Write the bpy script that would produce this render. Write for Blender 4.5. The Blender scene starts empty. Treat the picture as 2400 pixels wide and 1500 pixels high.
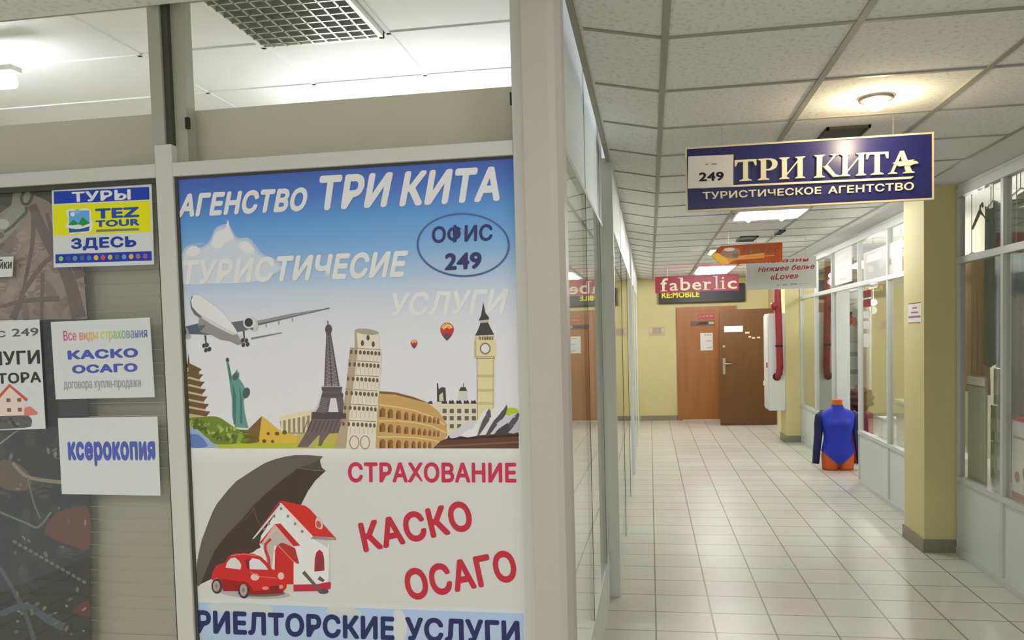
import bpy, bmesh, math, random
from mathutils import Vector, Matrix
from mathutils.geometry import tessellate_polygon
random.seed(7)
S = bpy.context.scene
COL = S.collection

# ------------------------------------------------------------------ camera
F, CX, CY, HC = 1940.0, 1200.0, 890.0, 1.567
VPX, VPY, ROLL = 1523.0, 783.0, 0.0268
ORG = Vector((0, 0, HC))
def _n(a): return Vector(a).normalized()
yv = _n((VPX - CX, -(VPY - CY), -F))
q_ = _n((VPX + 5000 - CX, -(VPY - 5000 * ROLL - CY), -F))
zv = q_.cross(yv).normalized()
if zv.y < 0: zv = -zv
xv = yv.cross(zv)
RM = Matrix((xv, yv, zv))            # camera axes -> world
cam = bpy.data.cameras.new('camera'); camo = bpy.data.objects.new('camera', cam); COL.objects.link(camo)
camo.matrix_world = Matrix.Translation(ORG) @ RM.to_4x4()
cam.sensor_width = 36.0; cam.lens = F / 2400 * 36
cam.shift_x = 0.0; cam.shift_y = (CY - 750) / 2400
cam.clip_start = 0.02; cam.clip_end = 100
S.camera = camo
def ray(px, py): return RM @ Vector((px - CX, -(py - CY), -F))
def onY(px, py, Y): r = ray(px, py); return ORG + r * (Y / r.y)
def onX(px, py, X): r = ray(px, py); return ORG + r * (X / r.x)
def onZ(px, py, Z): r = ray(px, py); return ORG + r * ((Z - HC) / r.z)

# ------------------------------------------------------------------ world, exposure
S.view_settings.view_transform = 'Standard'; S.view_settings.look = 'None'
S.view_settings.gamma = 1.0; S.view_settings.exposure = 0.0; S.view_settings.use_curve_mapping = False
w = bpy.data.worlds.new('world'); S.world = w; w.use_nodes = True
w.node_tree.nodes['Background'].inputs[0].default_value = (0.84, 0.85, 0.86, 1)
w.node_tree.nodes['Background'].inputs[1].default_value = 0.75
def area_light(name, loc, sx, sy, power, col, rot=(0, 0, 0)):
    l = bpy.data.lights.new(name, 'AREA'); l.shape = 'RECTANGLE'; l.size = sx; l.size_y = sy; l.energy = power; l.color = col
    o = bpy.data.objects.new(name, l); COL.objects.link(o); o.location = loc; o.rotation_euler = rot; return o
TUBE = (1.0, 0.985, 0.955)
LIGHT_HALL, LIGHT_SHOP, LIGHT_FAR = 24.0, 52.0, 150.0
# fluorescent panels of the hall behind the viewer (bare area lights without housings)
for i_, (x_, y_) in enumerate(((-1.43, -0.6), (0.37, -1.2), (-1.43, -2.4))):
    area_light('hall_panel_light', (x_, y_, 2.515), 0.56, 0.56, LIGHT_HALL, TUBE)

# ------------------------------------------------------------------ materials
def s2l(c): c = c / 255.0; return c / 12.92 if c <= 0.04045 else ((c + 0.055) / 1.055) ** 2.4
def L(c, k=1.0): return tuple(min(0.9, s2l(v) * k) for v in c) + (1.0,)
def mat(name, c, rough=0.5, metal=0.0, k=1.0, spec=0.5, bump=0.0, bscale=60.0, vary=0.0):
    m = bpy.data.materials.new(name); m.use_nodes = True; nt = m.node_tree; b = nt.nodes['Principled BSDF']
    b.inputs['Base Color'].default_value = L(c, k); b.inputs['Roughness'].default_value = rough
    b.inputs['Metallic'].default_value = metal; b.inputs['Specular IOR Level'].default_value = spec
    tc = nt.nodes.new('ShaderNodeTexCoord'); nz = nt.nodes.new('ShaderNodeTexNoise'); nz.inputs['Scale'].default_value = bscale
    nt.links.new(tc.outputs['Object'], nz.inputs['Vector'])
    if vary > 0:
        mx = nt.nodes.new('ShaderNodeMix'); mx.data_type = 'RGBA'
        mx.inputs['A'].default_value = L(c, k * (1 - vary)); mx.inputs['B'].default_value = L(c, k * (1 + vary))
        nt.links.new(nz.outputs['Fac'], mx.inputs['Factor']); nt.links.new(mx.outputs['Result'], b.inputs['Base Color'])
    if bump > 0:
        bp = nt.nodes.new('ShaderNodeBump'); bp.inputs['Strength'].default_value = bump; bp.inputs['Distance'].default_value = 0.004
        nt.links.new(nz.outputs['Fac'], bp.inputs['Height']); nt.links.new(bp.outputs['Normal'], b.inputs['Normal'])
    return m
def mat_emit(name, c, st):
    m = bpy.data.materials.new(name); m.use_nodes = True; nt = m.node_tree; nt.nodes.clear()
    e = nt.nodes.new('ShaderNodeEmission'); e.inputs[0].default_value = c + (1,); e.inputs[1].default_value = st
    o = nt.nodes.new('ShaderNodeOutputMaterial'); nt.links.new(e.outputs[0], o.inputs[0]); return m
def mat_print(name, rough=0.45, spec=0.3):
    m = bpy.data.materials.new(name); m.use_nodes = True; nt = m.node_tree; b = nt.nodes['Principled BSDF']
    a = nt.nodes.new('ShaderNodeAttribute'); a.attribute_name = 'ink'; nt.links.new(a.outputs['Color'], b.inputs['Base Color'])
    b.inputs['Roughness'].default_value = rough; b.inputs['Specular IOR Level'].default_value = spec; return m
def mat_glass(name, tint=(0.97, 0.97, 0.965), rough=0.015):
    m = bpy.data.materials.new(name); m.use_nodes = True; nt = m.node_tree; nt.nodes.clear()
    g = nt.nodes.new('ShaderNodeNewGeometry'); ml = nt.nodes.new('ShaderNodeMapRange')
    ml.inputs['To Min'].default_value = 1.5; ml.inputs['To Max'].default_value = 1 / 1.5
    fr = nt.nodes.new('ShaderNodeFresnel'); tr = nt.nodes.new('ShaderNodeBsdfTransparent'); gl = nt.nodes.new('ShaderNodeBsdfGlossy')
    mx = nt.nodes.new('ShaderNodeMixShader'); o = nt.nodes.new('ShaderNodeOutputMaterial')
    tr.inputs[0].default_value = tint + (1,); gl.inputs['Color'].default_value = (0.93, 0.96, 0.94, 1); gl.inputs['Roughness'].default_value = rough
    nt.links.new(g.outputs['Backfacing'], ml.inputs['Value']); nt.links.new(ml.outputs['Result'], fr.inputs['IOR'])
    nt.links.new(fr.outputs[0], mx.inputs[0]); nt.links.new(tr.outputs[0], mx.inputs[1]); nt.links.new(gl.outputs[0], mx.inputs[2])
    nt.links.new(mx.outputs[0], o.inputs[0]); return m
def mat_milk(name, c):
    m = mat(name, c, 0.35); nt = m.node_tree; b = nt.nodes['Principled BSDF']; o = nt.nodes['Material Output']
    t = nt.nodes.new('ShaderNodeBsdfTranslucent'); t.inputs[0].default_value = L(c); mx = nt.nodes.new('ShaderNodeMixShader'); mx.inputs[0].default_value = 0.45
    nt.links.new(b.outputs[0], mx.inputs[1]); nt.links.new(t.outputs[0], mx.inputs[2]); nt.links.new(mx.outputs[0], o.inputs[0]); return m
def mat_tiles(name, c, grout, size, x0, y0, mort, rough):
    m = mat(name, c, rough); nt = m.node_tree; b = nt.nodes['Principled BSDF']
    tc = nt.nodes.new('ShaderNodeTexCoord'); mp = nt.nodes.new('ShaderNodeMapping'); br = nt.nodes.new('ShaderNodeTexBrick')
    mp.inputs['Location'].default_value = (-x0, -y0, 0); br.offset = 0.0; br.squash = 1.0
    br.inputs['Scale'].default_value = 1.0; br.inputs['Brick Width'].default_value = size; br.inputs['Row Height'].default_value = size
    br.inputs['Mortar Size'].default_value = mort; br.inputs['Mortar Smooth'].default_value = 0.2; br.inputs['Bias'].default_value = 0
    br.inputs['Color1'].default_value = L(c); br.inputs['Color2'].default_value = L(tuple(v * 0.97 for v in c)); br.inputs['Mortar'].default_value = L(grout)
    nz = nt.nodes.new('ShaderNodeTexNoise'); nz.inputs['Scale'].default_value = 3.0
    mx = nt.nodes.new('ShaderNodeMix'); mx.data_type = 'RGBA'; mx.blend_type = 'MULTIPLY'; mx.inputs['Factor'].default_value = 0.25
    nt.links.new(tc.outputs['Object'], mp.inputs[0]); nt.links.new(mp.outputs[0], br.inputs['Vector']); nt.links.new(tc.outputs['Object'], nz.inputs['Vector'])
    nt.links.new(br.outputs['Color'], mx.inputs['A']); nt.links.new(nz.outputs['Color'], mx.inputs['B'])
    nt.links.new(mx.outputs['Result'], b.inputs['Base Color'])
    bp = nt.nodes.new('ShaderNodeBump'); bp.inputs['Strength'].default_value = 0.25; bp.inputs['Distance'].default_value = 0.002; bp.invert = True
    nt.links.new(br.outputs['Fac'], bp.inputs['Height']); nt.links.new(bp.outputs['Normal'], b.inputs['Normal']); return m
def mat_speckle(name, c, dark):
    m = mat(name, c, 0.9, spec=0.1); nt = m.node_tree; b = nt.nodes['Principled BSDF']
    tc = nt.nodes.new('ShaderNodeTexCoord'); nz = nt.nodes.new('ShaderNodeTexNoise'); nz.inputs['Scale'].default_value = 55.0; nz.inputs['Detail'].default_value = 3.0
    rp = nt.nodes.new('ShaderNodeValToRGB'); rp.color_ramp.elements[0].position = 0.30; rp.color_ramp.elements[0].color = L(dark)
    rp.color_ramp.elements[1].position = 0.48; rp.color_ramp.elements[1].color = L(c)
    nt.links.new(tc.outputs['Object'], nz.inputs['Vector']); nt.links.new(nz.outputs['Fac'], rp.inputs[0]); nt.links.new(rp.outputs[0], b.inputs['Base Color']); return m
def mat_wood(name, c1, c2, scale=6.0):
    m = mat(name, c1, 0.45); nt = m.node_tree; b = nt.nodes['Principled BSDF']
    tc = nt.nodes.new('ShaderNodeTexCoord'); mp = nt.nodes.new('ShaderNodeMapping'); mp.inputs['Scale'].default_value = (scale, scale, scale * 0.08)
    nz = nt.nodes.new('ShaderNodeTexNoise'); nz.inputs['Scale'].default_value = 2.5; nz.inputs['Detail'].default_value = 5
    mx = nt.nodes.new('ShaderNodeMix'); mx.data_type = 'RGBA'; mx.inputs['A'].default_value = L(c1); mx.inputs['B'].default_value = L(c2)
    nt.links.new(tc.outputs['Object'], mp.inputs[0]); nt.links.new(mp.outputs[0], nz.inputs['Vector'])
    nt.links.new(nz.outputs['Fac'], mx.inputs['Factor']); nt.links.new(mx.outputs['Result'], b.inputs['Base Color']); return m

M = dict(
    frame=mat('white_aluminium', (214, 212, 204), 0.4), frame_dim=mat('dimmed_aluminium', (176, 174, 156), 0.45), gasket_shade=mat('gasket_shade', (70, 72, 62), 0.7),  # upper frame is a shaded copy of the white, dimness put into the colour
    jamb=mat('jamb_paint', (196, 190, 180), 0.5), white=mat('white_panel', (226, 230, 228), 0.45), dado=mat('dado_panel', (214, 222, 220), 0.4),
    rail=mat('rail_aluminium', (206, 210, 204), 0.4), floor=mat_tiles('floor_tile', (226, 224, 211), (136, 132, 114), 0.307, 0.004, 4.364, 0.005, 0.34),
    ceil=mat_speckle('ceiling_tile', (236, 236, 234), (212, 212, 206)), tbar=mat('tee_bar', (158, 158, 146), 0.6), gyp=mat('gypsum', (226, 226, 226), 0.8),
    shopceil=mat('shop_ceiling', (232, 232, 232), 0.9, vary=0.03, bscale=4), shopwall=mat('shop_wall', (216, 211, 186), 0.8, vary=0.03, bscale=3),
    yellow=mat('yellow_paint', (216, 206, 150), 0.6, vary=0.03, bscale=5), base=mat('grey_skirting', (140, 138, 116), 0.5),
    glass=mat_glass('clear_glass'), dark=mat('dark_grey', (48, 44, 38), 0.6), black=mat('black_plastic', (20, 20, 20), 0.5),
    olive=mat('olive_wall', (190, 188, 168), 0.8), chrome=mat('satin_steel', (190, 186, 170), 0.3, 0.9),
    tube=mat_emit('lamp_tube', TUBE, LIGHT_FAR), shoptube=mat_emit('shop_lamp_tube', (0.93, 0.97, 1.0), LIGHT_SHOP), addedtube=mat_emit('added_lamp_tube', TUBE, 64.0), roomtube=mat_emit('spot_bulb', TUBE, 160.0), milk=mat_milk('milky_panel', (236, 240, 242)), reflector=mat('lamp_reflector', (235, 235, 228), 0.35),
    bulb=mat_emit('warm_bulb', (1.0, 0.82, 0.48), 60.0), paper=mat('paper', (232, 230, 226), 0.6),
    ink=mat_print('printed_ink'), inkgloss=mat_print('glossy_printed_ink', 0.22, 0.5),
    orangewood=mat_wood('orange_wood', (176, 116, 60), (150, 92, 44)), brownwood=mat_wood('brown_wood', (104, 68, 26), (84, 52, 18)),
    steel=mat('white_enamel', (226, 228, 224), 0.35), redpipe=mat('red_hose_paint', (150, 36, 44), 0.45), navy=mat('navy_board', (36, 36, 106), 0.32, spec=0.5),
    cream=mat('cream_letters', (246, 238, 210), 0.45), creamrim=mat('cream_rim', (226, 216, 176), 0.5),
    skin=mat('orange_flock', (216, 100, 44), 0.8), lycra=mat('blue_lycra', (28, 52, 190), 0.6), sleeve=mat('navy_lycra', (22, 30, 88), 0.6),
    blind=mat('blind_fabric', (186, 181, 158), 0.8), beige=mat('beige_cloth', (178, 158, 140), 0.9, bump=0.3, bscale=25), bluecloth=mat('blue_cloth', (110, 140, 160), 0.9, vary=0.35, bscale=14),
    greycloth=mat('grey_cloth', (150, 152, 148), 0.9), redcloth=mat('red_cloth', (150, 50, 54), 0.9), palecloth=mat('pale_cloth', (206, 206, 184), 0.9),
    greenpack=mat('green_package', (120, 140, 92), 0.5, vary=0.5, bscale=18), bluepack=mat('pale_green_package', (182, 192, 172), 0.5, vary=0.15, bscale=18), wire=mat('wire', (190, 190, 184), 0.4, 0.6),
    brownhair=mat('brown_fur', (74, 48, 42), 0.9, vary=0.5, bscale=30), louver=mat('louver_metal', (170, 172, 164), 0.3, 0.7))

# ------------------------------------------------------------------ object helpers
def tag(o, label, cat, group=None, kind=None):
    o['label'] = label; o['category'] = cat
    if group: o['group'] = group
    if kind: o['kind'] = kind
    return o
def thing(name, loc, label, cat, group=None, kind=None):
    o = bpy.data.objects.new(name, None); COL.objects.link(o); o.location = loc; o.empty_display_size = 0.05
    return tag(o, label, cat, group, kind)
def root_loc(p):
    v = Vector((0, 0, 0))
    while p is not None: v += Vector(p.location); p = p.parent
    return v
def finish(name, bm, m, parent=None, smooth=False, fix=True):
    if fix: bmesh.ops.recalc_face_normals(bm, faces=bm.faces[:])
    vs = [v.co for v in bm.verts]
    lo = Vector([min(v[i] for v in vs) for i in range(3)]); hi = Vector([max(v[i] for v in vs) for i in range(3)])
    base = Vector(((lo.x + hi.x) / 2, (lo.y + hi.y) / 2, lo.z))
    for v in bm.verts: v.co -= base
    me = bpy.data.meshes.new(name); bm.to_mesh(me); bm.free()
    for a in (m if isinstance(m, (list, tuple)) else [m]): me.materials.append(a)
    if smooth:
        for p in me.polygons: p.use_smooth = True
    o = bpy.data.objects.new(name, me); COL.objects.link(o)
    o.location = base - root_loc(parent)
    if parent is not None: o.parent = parent
    return o
def struct(name, bm, m, label=None, cat=None, smooth=False):
    o = finish(name, bm, m, None, smooth); o['kind'] = 'structure'
    if label: o['label'] = label; o['category'] = cat
    return o
def NB(): return bmesh.new()
def box(bm, x0, x1, y0, y1, z0, z1, bev=0.0):
    vs = [bm.verts.new((x, y, z)) for z in (z0, z1) for y in (y0, y1) for x in (x0, x1)]
    fs = [bm.faces.new([vs[i] for i in f]) for f in ((0, 2, 3, 1), (4, 5, 7, 6), (0, 1, 5, 4), (2, 6, 7, 3), (0, 4, 6, 2), (1, 3, 7, 5))]
    if bev > 0:
        es = list({e for f in fs for e in f.edges}); bmesh.ops.bevel(bm, geom=es, offset=bev, segments=2, affect='EDGES', profile=0.5)
    return bm
def bx(*a, **k): return box(NB(), *a, **k)
def slab(bm, quad, off):
    off = Vector(off); a = [bm.verts.new(Vector(p)) for p in quad]; b = [bm.verts.new(Vector(p) + off) for p in quad]; n = len(a)
    bm.faces.new(a); bm.faces.new(b[::-1])
    for i in range(n): bm.faces.new((a[i], b[i], b[(i + 1) % n], a[(i + 1) % n]))
    return bm
def ring_loft(bm, rings, cap0=True, cap1=True):
    R = [[bm.verts.new(p) for p in r] for r in rings]; n = len(R[0])
    for a, b in zip(R, R[1:]):
        for i in range(n): bm.faces.new((a[i], a[(i + 1) % n], b[(i + 1) % n], b[i]))
    if cap0: bm.faces.new(R[0][::-1])
    if cap1: bm.faces.new(R[-1])
    return bm
def tube(bm, path, r, n=10, sq=1.0):
    path = [Vector(p) for p in path]; rings = []
    rr = r if isinstance(r, (list, tuple)) else [r] * len(path)
    for i, p in enumerate(path):
        d = (path[min(i + 1, len(path) - 1)] - path[max(i - 1, 0)]).normalized()
        u = d.cross(Vector((0, 1, 0)));  u = u if u.length > 0.05 else d.cross(Vector((1, 0, 0))); u.normalize(); v = d.cross(u)
        rings.append([p + (u * math.cos(t) + v * math.sin(t) * sq) * rr[i] for t in [2 * math.pi * k / n for k in range(n)]])
    return ring_loft(bm, rings)
def disc(bm, c, r0, r1, h, n=28):   # short cone along z
    c = Vector(c); a = [2 * math.pi * k / n for k in range(n)]
    return ring_loft(bm, [[c + Vector((math.cos(t) * r0, math.sin(t) * r0, 0)) for t in a], [c + Vector((math.cos(t) * r1, math.sin(t) * r1, h)) for t in a]])

# ------------------------------------------------------------------ flat printing on real sheets
_tc = {}
def text_mesh(s, bold):          # bold strokes come from overlaid shifted copies of the letter shapes
    if (s, bold) in _tc: return _tc[(s, bold)]
    c = bpy.data.curves.new('lettering_source', 'FONT'); c.body = s; c.resolution_u = 3; c.space_character = 1.0 + bold * 1.6
    o = bpy.data.objects.new('lettering_source', c); COL.objects.link(o)
    dg = bpy.context.evaluated_depsgraph_get(); dg.update()
    me = bpy.data.meshes.new_from_object(o.evaluated_get(dg))
    v0 = [(v.co.x, v.co.y) for v in me.vertices]; f0 = [tuple(p.vertices) for p in me.polygons]; vs, fs, hs = [], [], []
    dirs = [(0, 0)] + ([(math.cos(k * math.pi / 4) * bold, math.sin(k * math.pi / 4) * bold) for k in range(8)] if bold > 0.004 else [])
    for dx, dy in dirs:
        n = len(vs); hs += [0.5 * len(hs) / max(1, len(v0))] * len(v0); vs += [(x + dx, y + dy) for x, y in v0]; fs += [tuple(i + n for i in f) for f in f0]
    x0, x1 = min(v[0] for v in vs), max(v[0] for v in vs); y0, y1 = min(v[1] for v in vs), max(v[1] for v in vs)
    vs = [((x - x0) / (x1 - x0), (y - y0) / (y1 - y0), h) for (x, y), h in zip(vs, hs)]
    bpy.data.objects.remove(o); bpy.data.curves.remove(c); bpy.data.meshes.remove(me)
    _tc[(s, bold)] = (vs, fs); return vs, fs
def crom(p, n=5, closed=True):
    out = []; N = len(p); rng = range(N) if closed else range(N - 1)
    g = (lambda i: p[i % N]) if closed else (lambda i: p[max(0, min(N - 1, i))])
    for i in rng:
        a, b, c, d = g(i - 1), g(i), g(i + 1), g(i + 2)
        for k in range(n):
            t = k / n
            out.append(tuple(0.5 * (2 * b[j] + (c[j] - a[j]) * t + (2 * a[j] - 5 * b[j] + 4 * c[j] - d[j]) * t * t + (3 * b[j] - a[j] - 3 * c[j] + d[j]) * t ** 3) for j in (0, 1)))
    if not closed: out.append(p[-1])
    return out
STEP = 0.00014
class Print:
    def __init__(s, fn, nrm, K=1.0):
        s.fn, s.n, s.K, s.bm = fn, Vector(nrm), K, bmesh.new(); s.lay = s.bm.loops.layers.float_color.new('ink'); s.T = (0, 0, 1.0)
    def P(s, p, l): ox, oy, sc = s.T; return s.fn(ox + p[0] / sc, oy + p[1] / sc) + s.n * (STEP * l)
    def lift(s):            # every face gets its own hair-thin height so that no two prints coincide
        s.cnt = getattr(s, 'cnt', 0) + 1; return 0.85 * ((s.cnt * 0.61803399) % 1.0)
    def face(s, pts3, cols):
        d = s.n * (STEP * s.lift())
        try: f = s.bm.faces.new([s.bm.verts.new(p + d) for p in pts3])
        except ValueError: return
        for lp, c in zip(f.loops, cols): lp[s.lay] = c
    def poly(s, l, c, pts, sm=0):
        if sm: pts = crom(pts, sm)
        cc = L(c, s.K); P3 = [s.P(p, l) for p in pts]
        if len(pts) <= 4: s.face(P3, [cc] * len(pts)); return
        for t in tessellate_polygon([[Vector((p[0], p[1], 0)) for p in pts]]): s.face([P3[i] for i in t], [cc] * 3)
    def grad(s, l, rows):      # rows: (left point, right point, colour)
        for (a, b, c), (d, e, f) in zip(rows, rows[1:]):
            s.face([s.P(p, l) for p in (a, b, e, d)], [L(c, s.K), L(c, s.K), L(f, s.K), L(f, s.K)])
    def ell(s, l, c, cx, cy, rx, ry, rot=0.0, n=22, a0=0, a1=2 * math.pi):
        pts = []
        for k in range(n):
            t = a0 + (a1 - a0) * k / (n if a1 - a0 > 6 else n - 1); x, y = rx * math.cos(t), ry * math.sin(t)
            pts.append((cx + x * math.cos(rot) - y * math.sin(rot), cy + x * math.sin(rot) + y * math.cos(rot)))
        s.poly(l, c, pts)
    def ring(s, l, c, cx, cy, rx, ry, w, rot=0.0, n=48):
        cc = L(c, s.K)
        def pt(t, d):
            x, y = (rx + d) * math.cos(t), (ry + d) * math.sin(t); return (cx + x * math.cos(rot) - y * math.sin(rot), cy + x * math.sin(rot) + y * math.cos(rot))
        for k in range(n):
            a, b = 2 * math.pi * k / n, 2 * math.pi * (k + 1) / n
            s.face([s.P(p, l) for p in (pt(a, 0), pt(b, 0), pt(b, w), pt(a, w))], [cc] * 4)
    def line(s, l, c, pts, w0, w1=None, sm=0):
        w1 = w0 if w1 is None else w1
        if sm: pts = crom(pts, sm, False)
        cc = L(c, s.K); N = len(pts); sd = []
        for i, p in enumerate(pts):
            a, b = pts[max(0, i - 1)], pts[min(N - 1, i + 1)]; dx, dy = b[0] - a[0], b[1] - a[1]; d = math.hypot(dx, dy) or 1
            wv = (w0 + (w1 - w0) * i / max(1, N - 1)) / 2; sd.append(((p[0] - dy / d * wv, p[1] + dx / d * wv), (p[0] + dy / d * wv, p[1] - dx / d * wv)))
        for (a, b), (d, e) in zip(sd, sd[1:]): s.face([s.P(p, l) for p in (a, b, e, d)], [cc] * 4)
    def text(s, l, c, t, TL, TR, BR, BL, bold=0.02, depth=0.0, grad=None):
        vs, fs = text_mesh(t, bold); W = []; cols = []
        for u, v, h in vs:
            p = tuple((1 - u) * (1 - v) * BL[j] + u * (1 - v) * BR[j] + u * v * TR[j] + (1 - u) * v * TL[j] for j in (0, 1))
            W.append(s.bm.verts.new(s.P(p, l + h)) if depth else s.P(p, l + h))
            if grad:
                q = u * (len(grad) - 1); i = min(int(q), len(grad) - 2); fr = q - i
                cols.append(L(tuple(grad[i][j] * (1 - fr) + grad[i + 1][j] * fr for j in range(3)), s.K))
            else: cols.append(L(c, s.K))
        new = []
        for f in fs:
            if not depth: s.face([W[i] for i in f], [cols[i] for i in f]); continue
            try: fc = s.bm.faces.new([W[i] for i in f])
            except ValueError: continue
            for lp, i in zip(fc.loops, f): lp[s.lay] = cols[i]
            new.append(fc)
        if depth: s.raise_faces(new, depth)
    def raise_faces(s, fs, depth):
        r = bmesh.ops.extrude_face_region(s.bm, geom=fs)
        for v in r['geom']:
            if isinstance(v, bmesh.types.BMVert): v.co += s.n * depth
    def done(s, name, m, parent=None): return finish(name, s.bm, m, parent, fix=False)
def quadmap(TL, TR, BR, BL, fn):    # unit sheet (u right, v down) -> plane
    def g(u, v):
        return fn(*[(1 - u) * (1 - v) * TL[j] + u * (1 - v) * TR[j] + u * v * BR[j] + (1 - u) * v * BL[j] for j in (0, 1)])
    return g
def rectmap(o, du, dv):             # unit sheet from a corner and two edge vectors
    o, du, dv = Vector(o), Vector(du), Vector(dv); return lambda u, v: o + du * u + dv * v
def sheet(name, fn, nrm, thick, m, parent):
    return finish(name, slab(NB(), [fn(0, 0), fn(1, 0), fn(1, 1), fn(0, 1)], Vector(nrm) * -thick), m, parent)
U = [(0, 0), (1, 0), (1, 1), (0, 1)]
def R4(u0, u1, v0, v1): return [(u0, v0), (u1, v0), (u1, v1), (u0, v1)]
def T4(u0, u1, v0, v1): return ((u0, v0), (u1, v0), (u1, v1), (u0, v1))

#@@STRUCTURE
# ------------------------------------------------------------------ setting
YB = 15.2                     # end wall
CEIL = 2.53
struct('floor', bx(-4.2, 5.0, -4.0, YB + 0.1, -0.06, 0.0), M['floor'])
fl = bpy.data.objects['floor']; 
for v in fl.data.vertices: v.co += Vector(fl.location)
fl.location = (0, 0, 0)
struct('ceiling', bx(0.066, 1.83, 2.2, YB + 0.1, CEIL, CEIL + 0.05), M['ceil'])
struct('ceiling.001', bx(-4.2, 5.0, -4.0, 2.19, CEIL, CEIL + 0.05), M['ceil'])
EDX, EDZ = -0.219, 2.587
struct('ceiling.002', slab(NB(), [(0.066, 2.2, CEIL), (EDX, 2.2, EDZ), (EDX, YB, EDZ), (0.066, YB, CEIL)], (0.01, 0, 0.05)), M['ceil'])
bm = NB(); y = 2.19
for k in range(30):
    yy = 2.795 - 0.605 + 0.605 * k
    if yy > YB - 0.05: break
    if yy > 2.25: box(bm, 0.078, 1.82, yy - 0.010, yy + 0.010, CEIL - 0.005, CEIL)
for x in (0.066, 0.666, 1.266): box(bm, x - 0.012, x + 0.012, 2.2, YB, CEIL - 0.006, CEIL)
box(bm, 1.81, 1.83, 2.2, YB, CEIL - 0.006, CEIL)
struct('trim_1', bm, M['tbar'])
bm = NB(); dx = 0.066 - EDX
for k in range(1, 24):
    yy = 2.795 - 0.605 + 0.605 * k
    if yy > YB - 0.05 or yy < 2.25: continue
    slab(bm, [(0.054, yy - 0.009, CEIL + 0.002), (0.054, yy + 0.009, CEIL + 0.002), (EDX + 0.02, yy + 0.009, EDZ - 0.004), (EDX + 0.02, yy - 0.009, EDZ - 0.004)], (0, 0, -0.005))
struct('trim_2', bm, M['tbar'])
struct('trim_3', bx(EDX - 0.014, EDX + 0.006, 2.2, YB, EDZ - 0.012, EDZ + 0.05), M['tbar'])
struct('ceiling.003', slab(NB(), [(1.83, 2.2, CEIL), (1.83, YB, CEIL), (2.2, YB, CEIL - 0.02), (2.2, 2.2, CEIL - 0.02)], (0, 0, 0.05)), M['gyp'])
# end wall and its skirting
struct('wall_end', bx(-1.0, 5.0, YB, YB + 0.1, 0.0, 2.75), M['yellow'])
struct('baseboard_end', bx(-0.19, 0.47, YB - 0.015, YB, 0.0, 0.085), M['base'])
# right wall beyond the last shop, with a dark open doorway in it
bm = NB(); box(bm, 2.07, 2.17, 14.28, YB, 0.0, 2.6); box(bm, 2.07, 2.17, 12.51, 13.5, 0.0, 2.6); box(bm, 2.07, 2.17, 13.5, 14.28, 1.96, 2.6)
struct('wall_right', bm, M['yellow'])
struct('baseboard_right', bx(2.055, 2.07, 12.51, 13.5, 0.0, 0.08), M['base'])
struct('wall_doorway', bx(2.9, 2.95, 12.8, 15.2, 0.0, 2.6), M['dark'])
# yellow columns
def column(name, x0, x1, y0, y1, ztop, label):
    t = thing(name, ((x0 + x1) / 2, (y0 + y1) / 2, 0), label, 'column', kind='structure')
    finish('shaft', bx(x0, x1, y0, y1, 0.0, ztop), M['yellow'], t)
    finish('skirting', bx(x0 - 0.012, x1, y0 - 0.012, y1 + 0.012, 0.0, 0.09), M['base'], t)
    return t
column('column', 1.858, 2.12, 6.083, 6.54, CEIL - 0.002, 'near square yellow column with grey skirting beside the right shop windows')
column('column', 1.862, 2.12, 12.03, 12.50, CEIL - 0.002, 'far square yellow column beside the white cabinet with the red hose pipe')
# rooms behind the glass
struct('ceiling.004', bx(-4.2, -0.3, 2.3, 4.6, 2.9, 2.95), M['shopceil'])
bm = NB()
for x in (-2.27, -1.68, -1.09, -0.5): box(bm, x - 0.01, x + 0.01, 2.3, 4.45, 2.894, 2.9)
for yy in (2.93, 3.52, 4.11): box(bm, -4.2, -0.3, yy - 0.01, yy + 0.01, 2.894, 2.9)
struct('trim_4', bm, M['shopceil'])
struct('wall_shop_back', bx(-4.2, -0.3, 4.45, 4.55, 0.0, 2.95), M['shopwall'])
struct('wall_shop_left', bx(-4.3, -4.2, 2.2, 4.6, 0.0, 2.95), M['shopwall'])
struct('wall_left', bx(-1.2, -1.1, 4.6, YB, 0.0, 2.9), M['gyp'])
struct('wall_right_shop', bx(3.6, 3.7, -1.0, 12.6, 0.0, 2.9), M['olive'])
struct('ceiling.005', bx(2.2, 3.7, -1.0, 12.6, 2.75, 2.8), M['ceil'])

# ---- left shop front (the wall that carries the poster): white aluminium frame
YF = 2.2
GP = YF + 0.016               # plane of panes and panel
wf = thing('window_1', (-1.0, YF, 0), 'white aluminium shop front left of the corridor with glazed transoms', 'shop front', kind='structure')
def part(name, bm, m, p=wf): return finish(name, bm, m, p)
part('mullion', bx(-1.389, -1.336, YF, YF + 0.06, 0.0, 2.145, bev=0.003), M['frame'])
part('mullion', bx(-1.395, -1.357, YF + 0.004, YF + 0.06, 2.145, 2.95, bev=0.002), M['frame_dim'])
part('gasket_shade', bx(-1.357, -1.338, YF + 0.014, YF + 0.05, 2.089, 2.95), M['gasket_shade'])  # dark strip paints the shaded side of the upper mullion
part('inner_mullion', bx(-1.338, -1.300, YF + 0.03, YF + 0.075, 2.089, 2.95), M['frame_dim'])
part('mullion', bx(-0.350, -0.316, YF, YF + 0.06, 0.0, 2.95, bev=0.003), M['frame'])
part('rail', bx(-1.336, -0.350, YF, YF + 0.06, 2.053, 2.092, bev=0.002), M['frame'])
part('rail', bx(-4.2, -1.389, YF, YF + 0.06, 2.053, 2.092, bev=0.002), M['frame'])
part('rail', bx(-1.338, -0.350, YF, YF + 0.06, 2.556, 2.61), M['frame_dim'])
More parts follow.
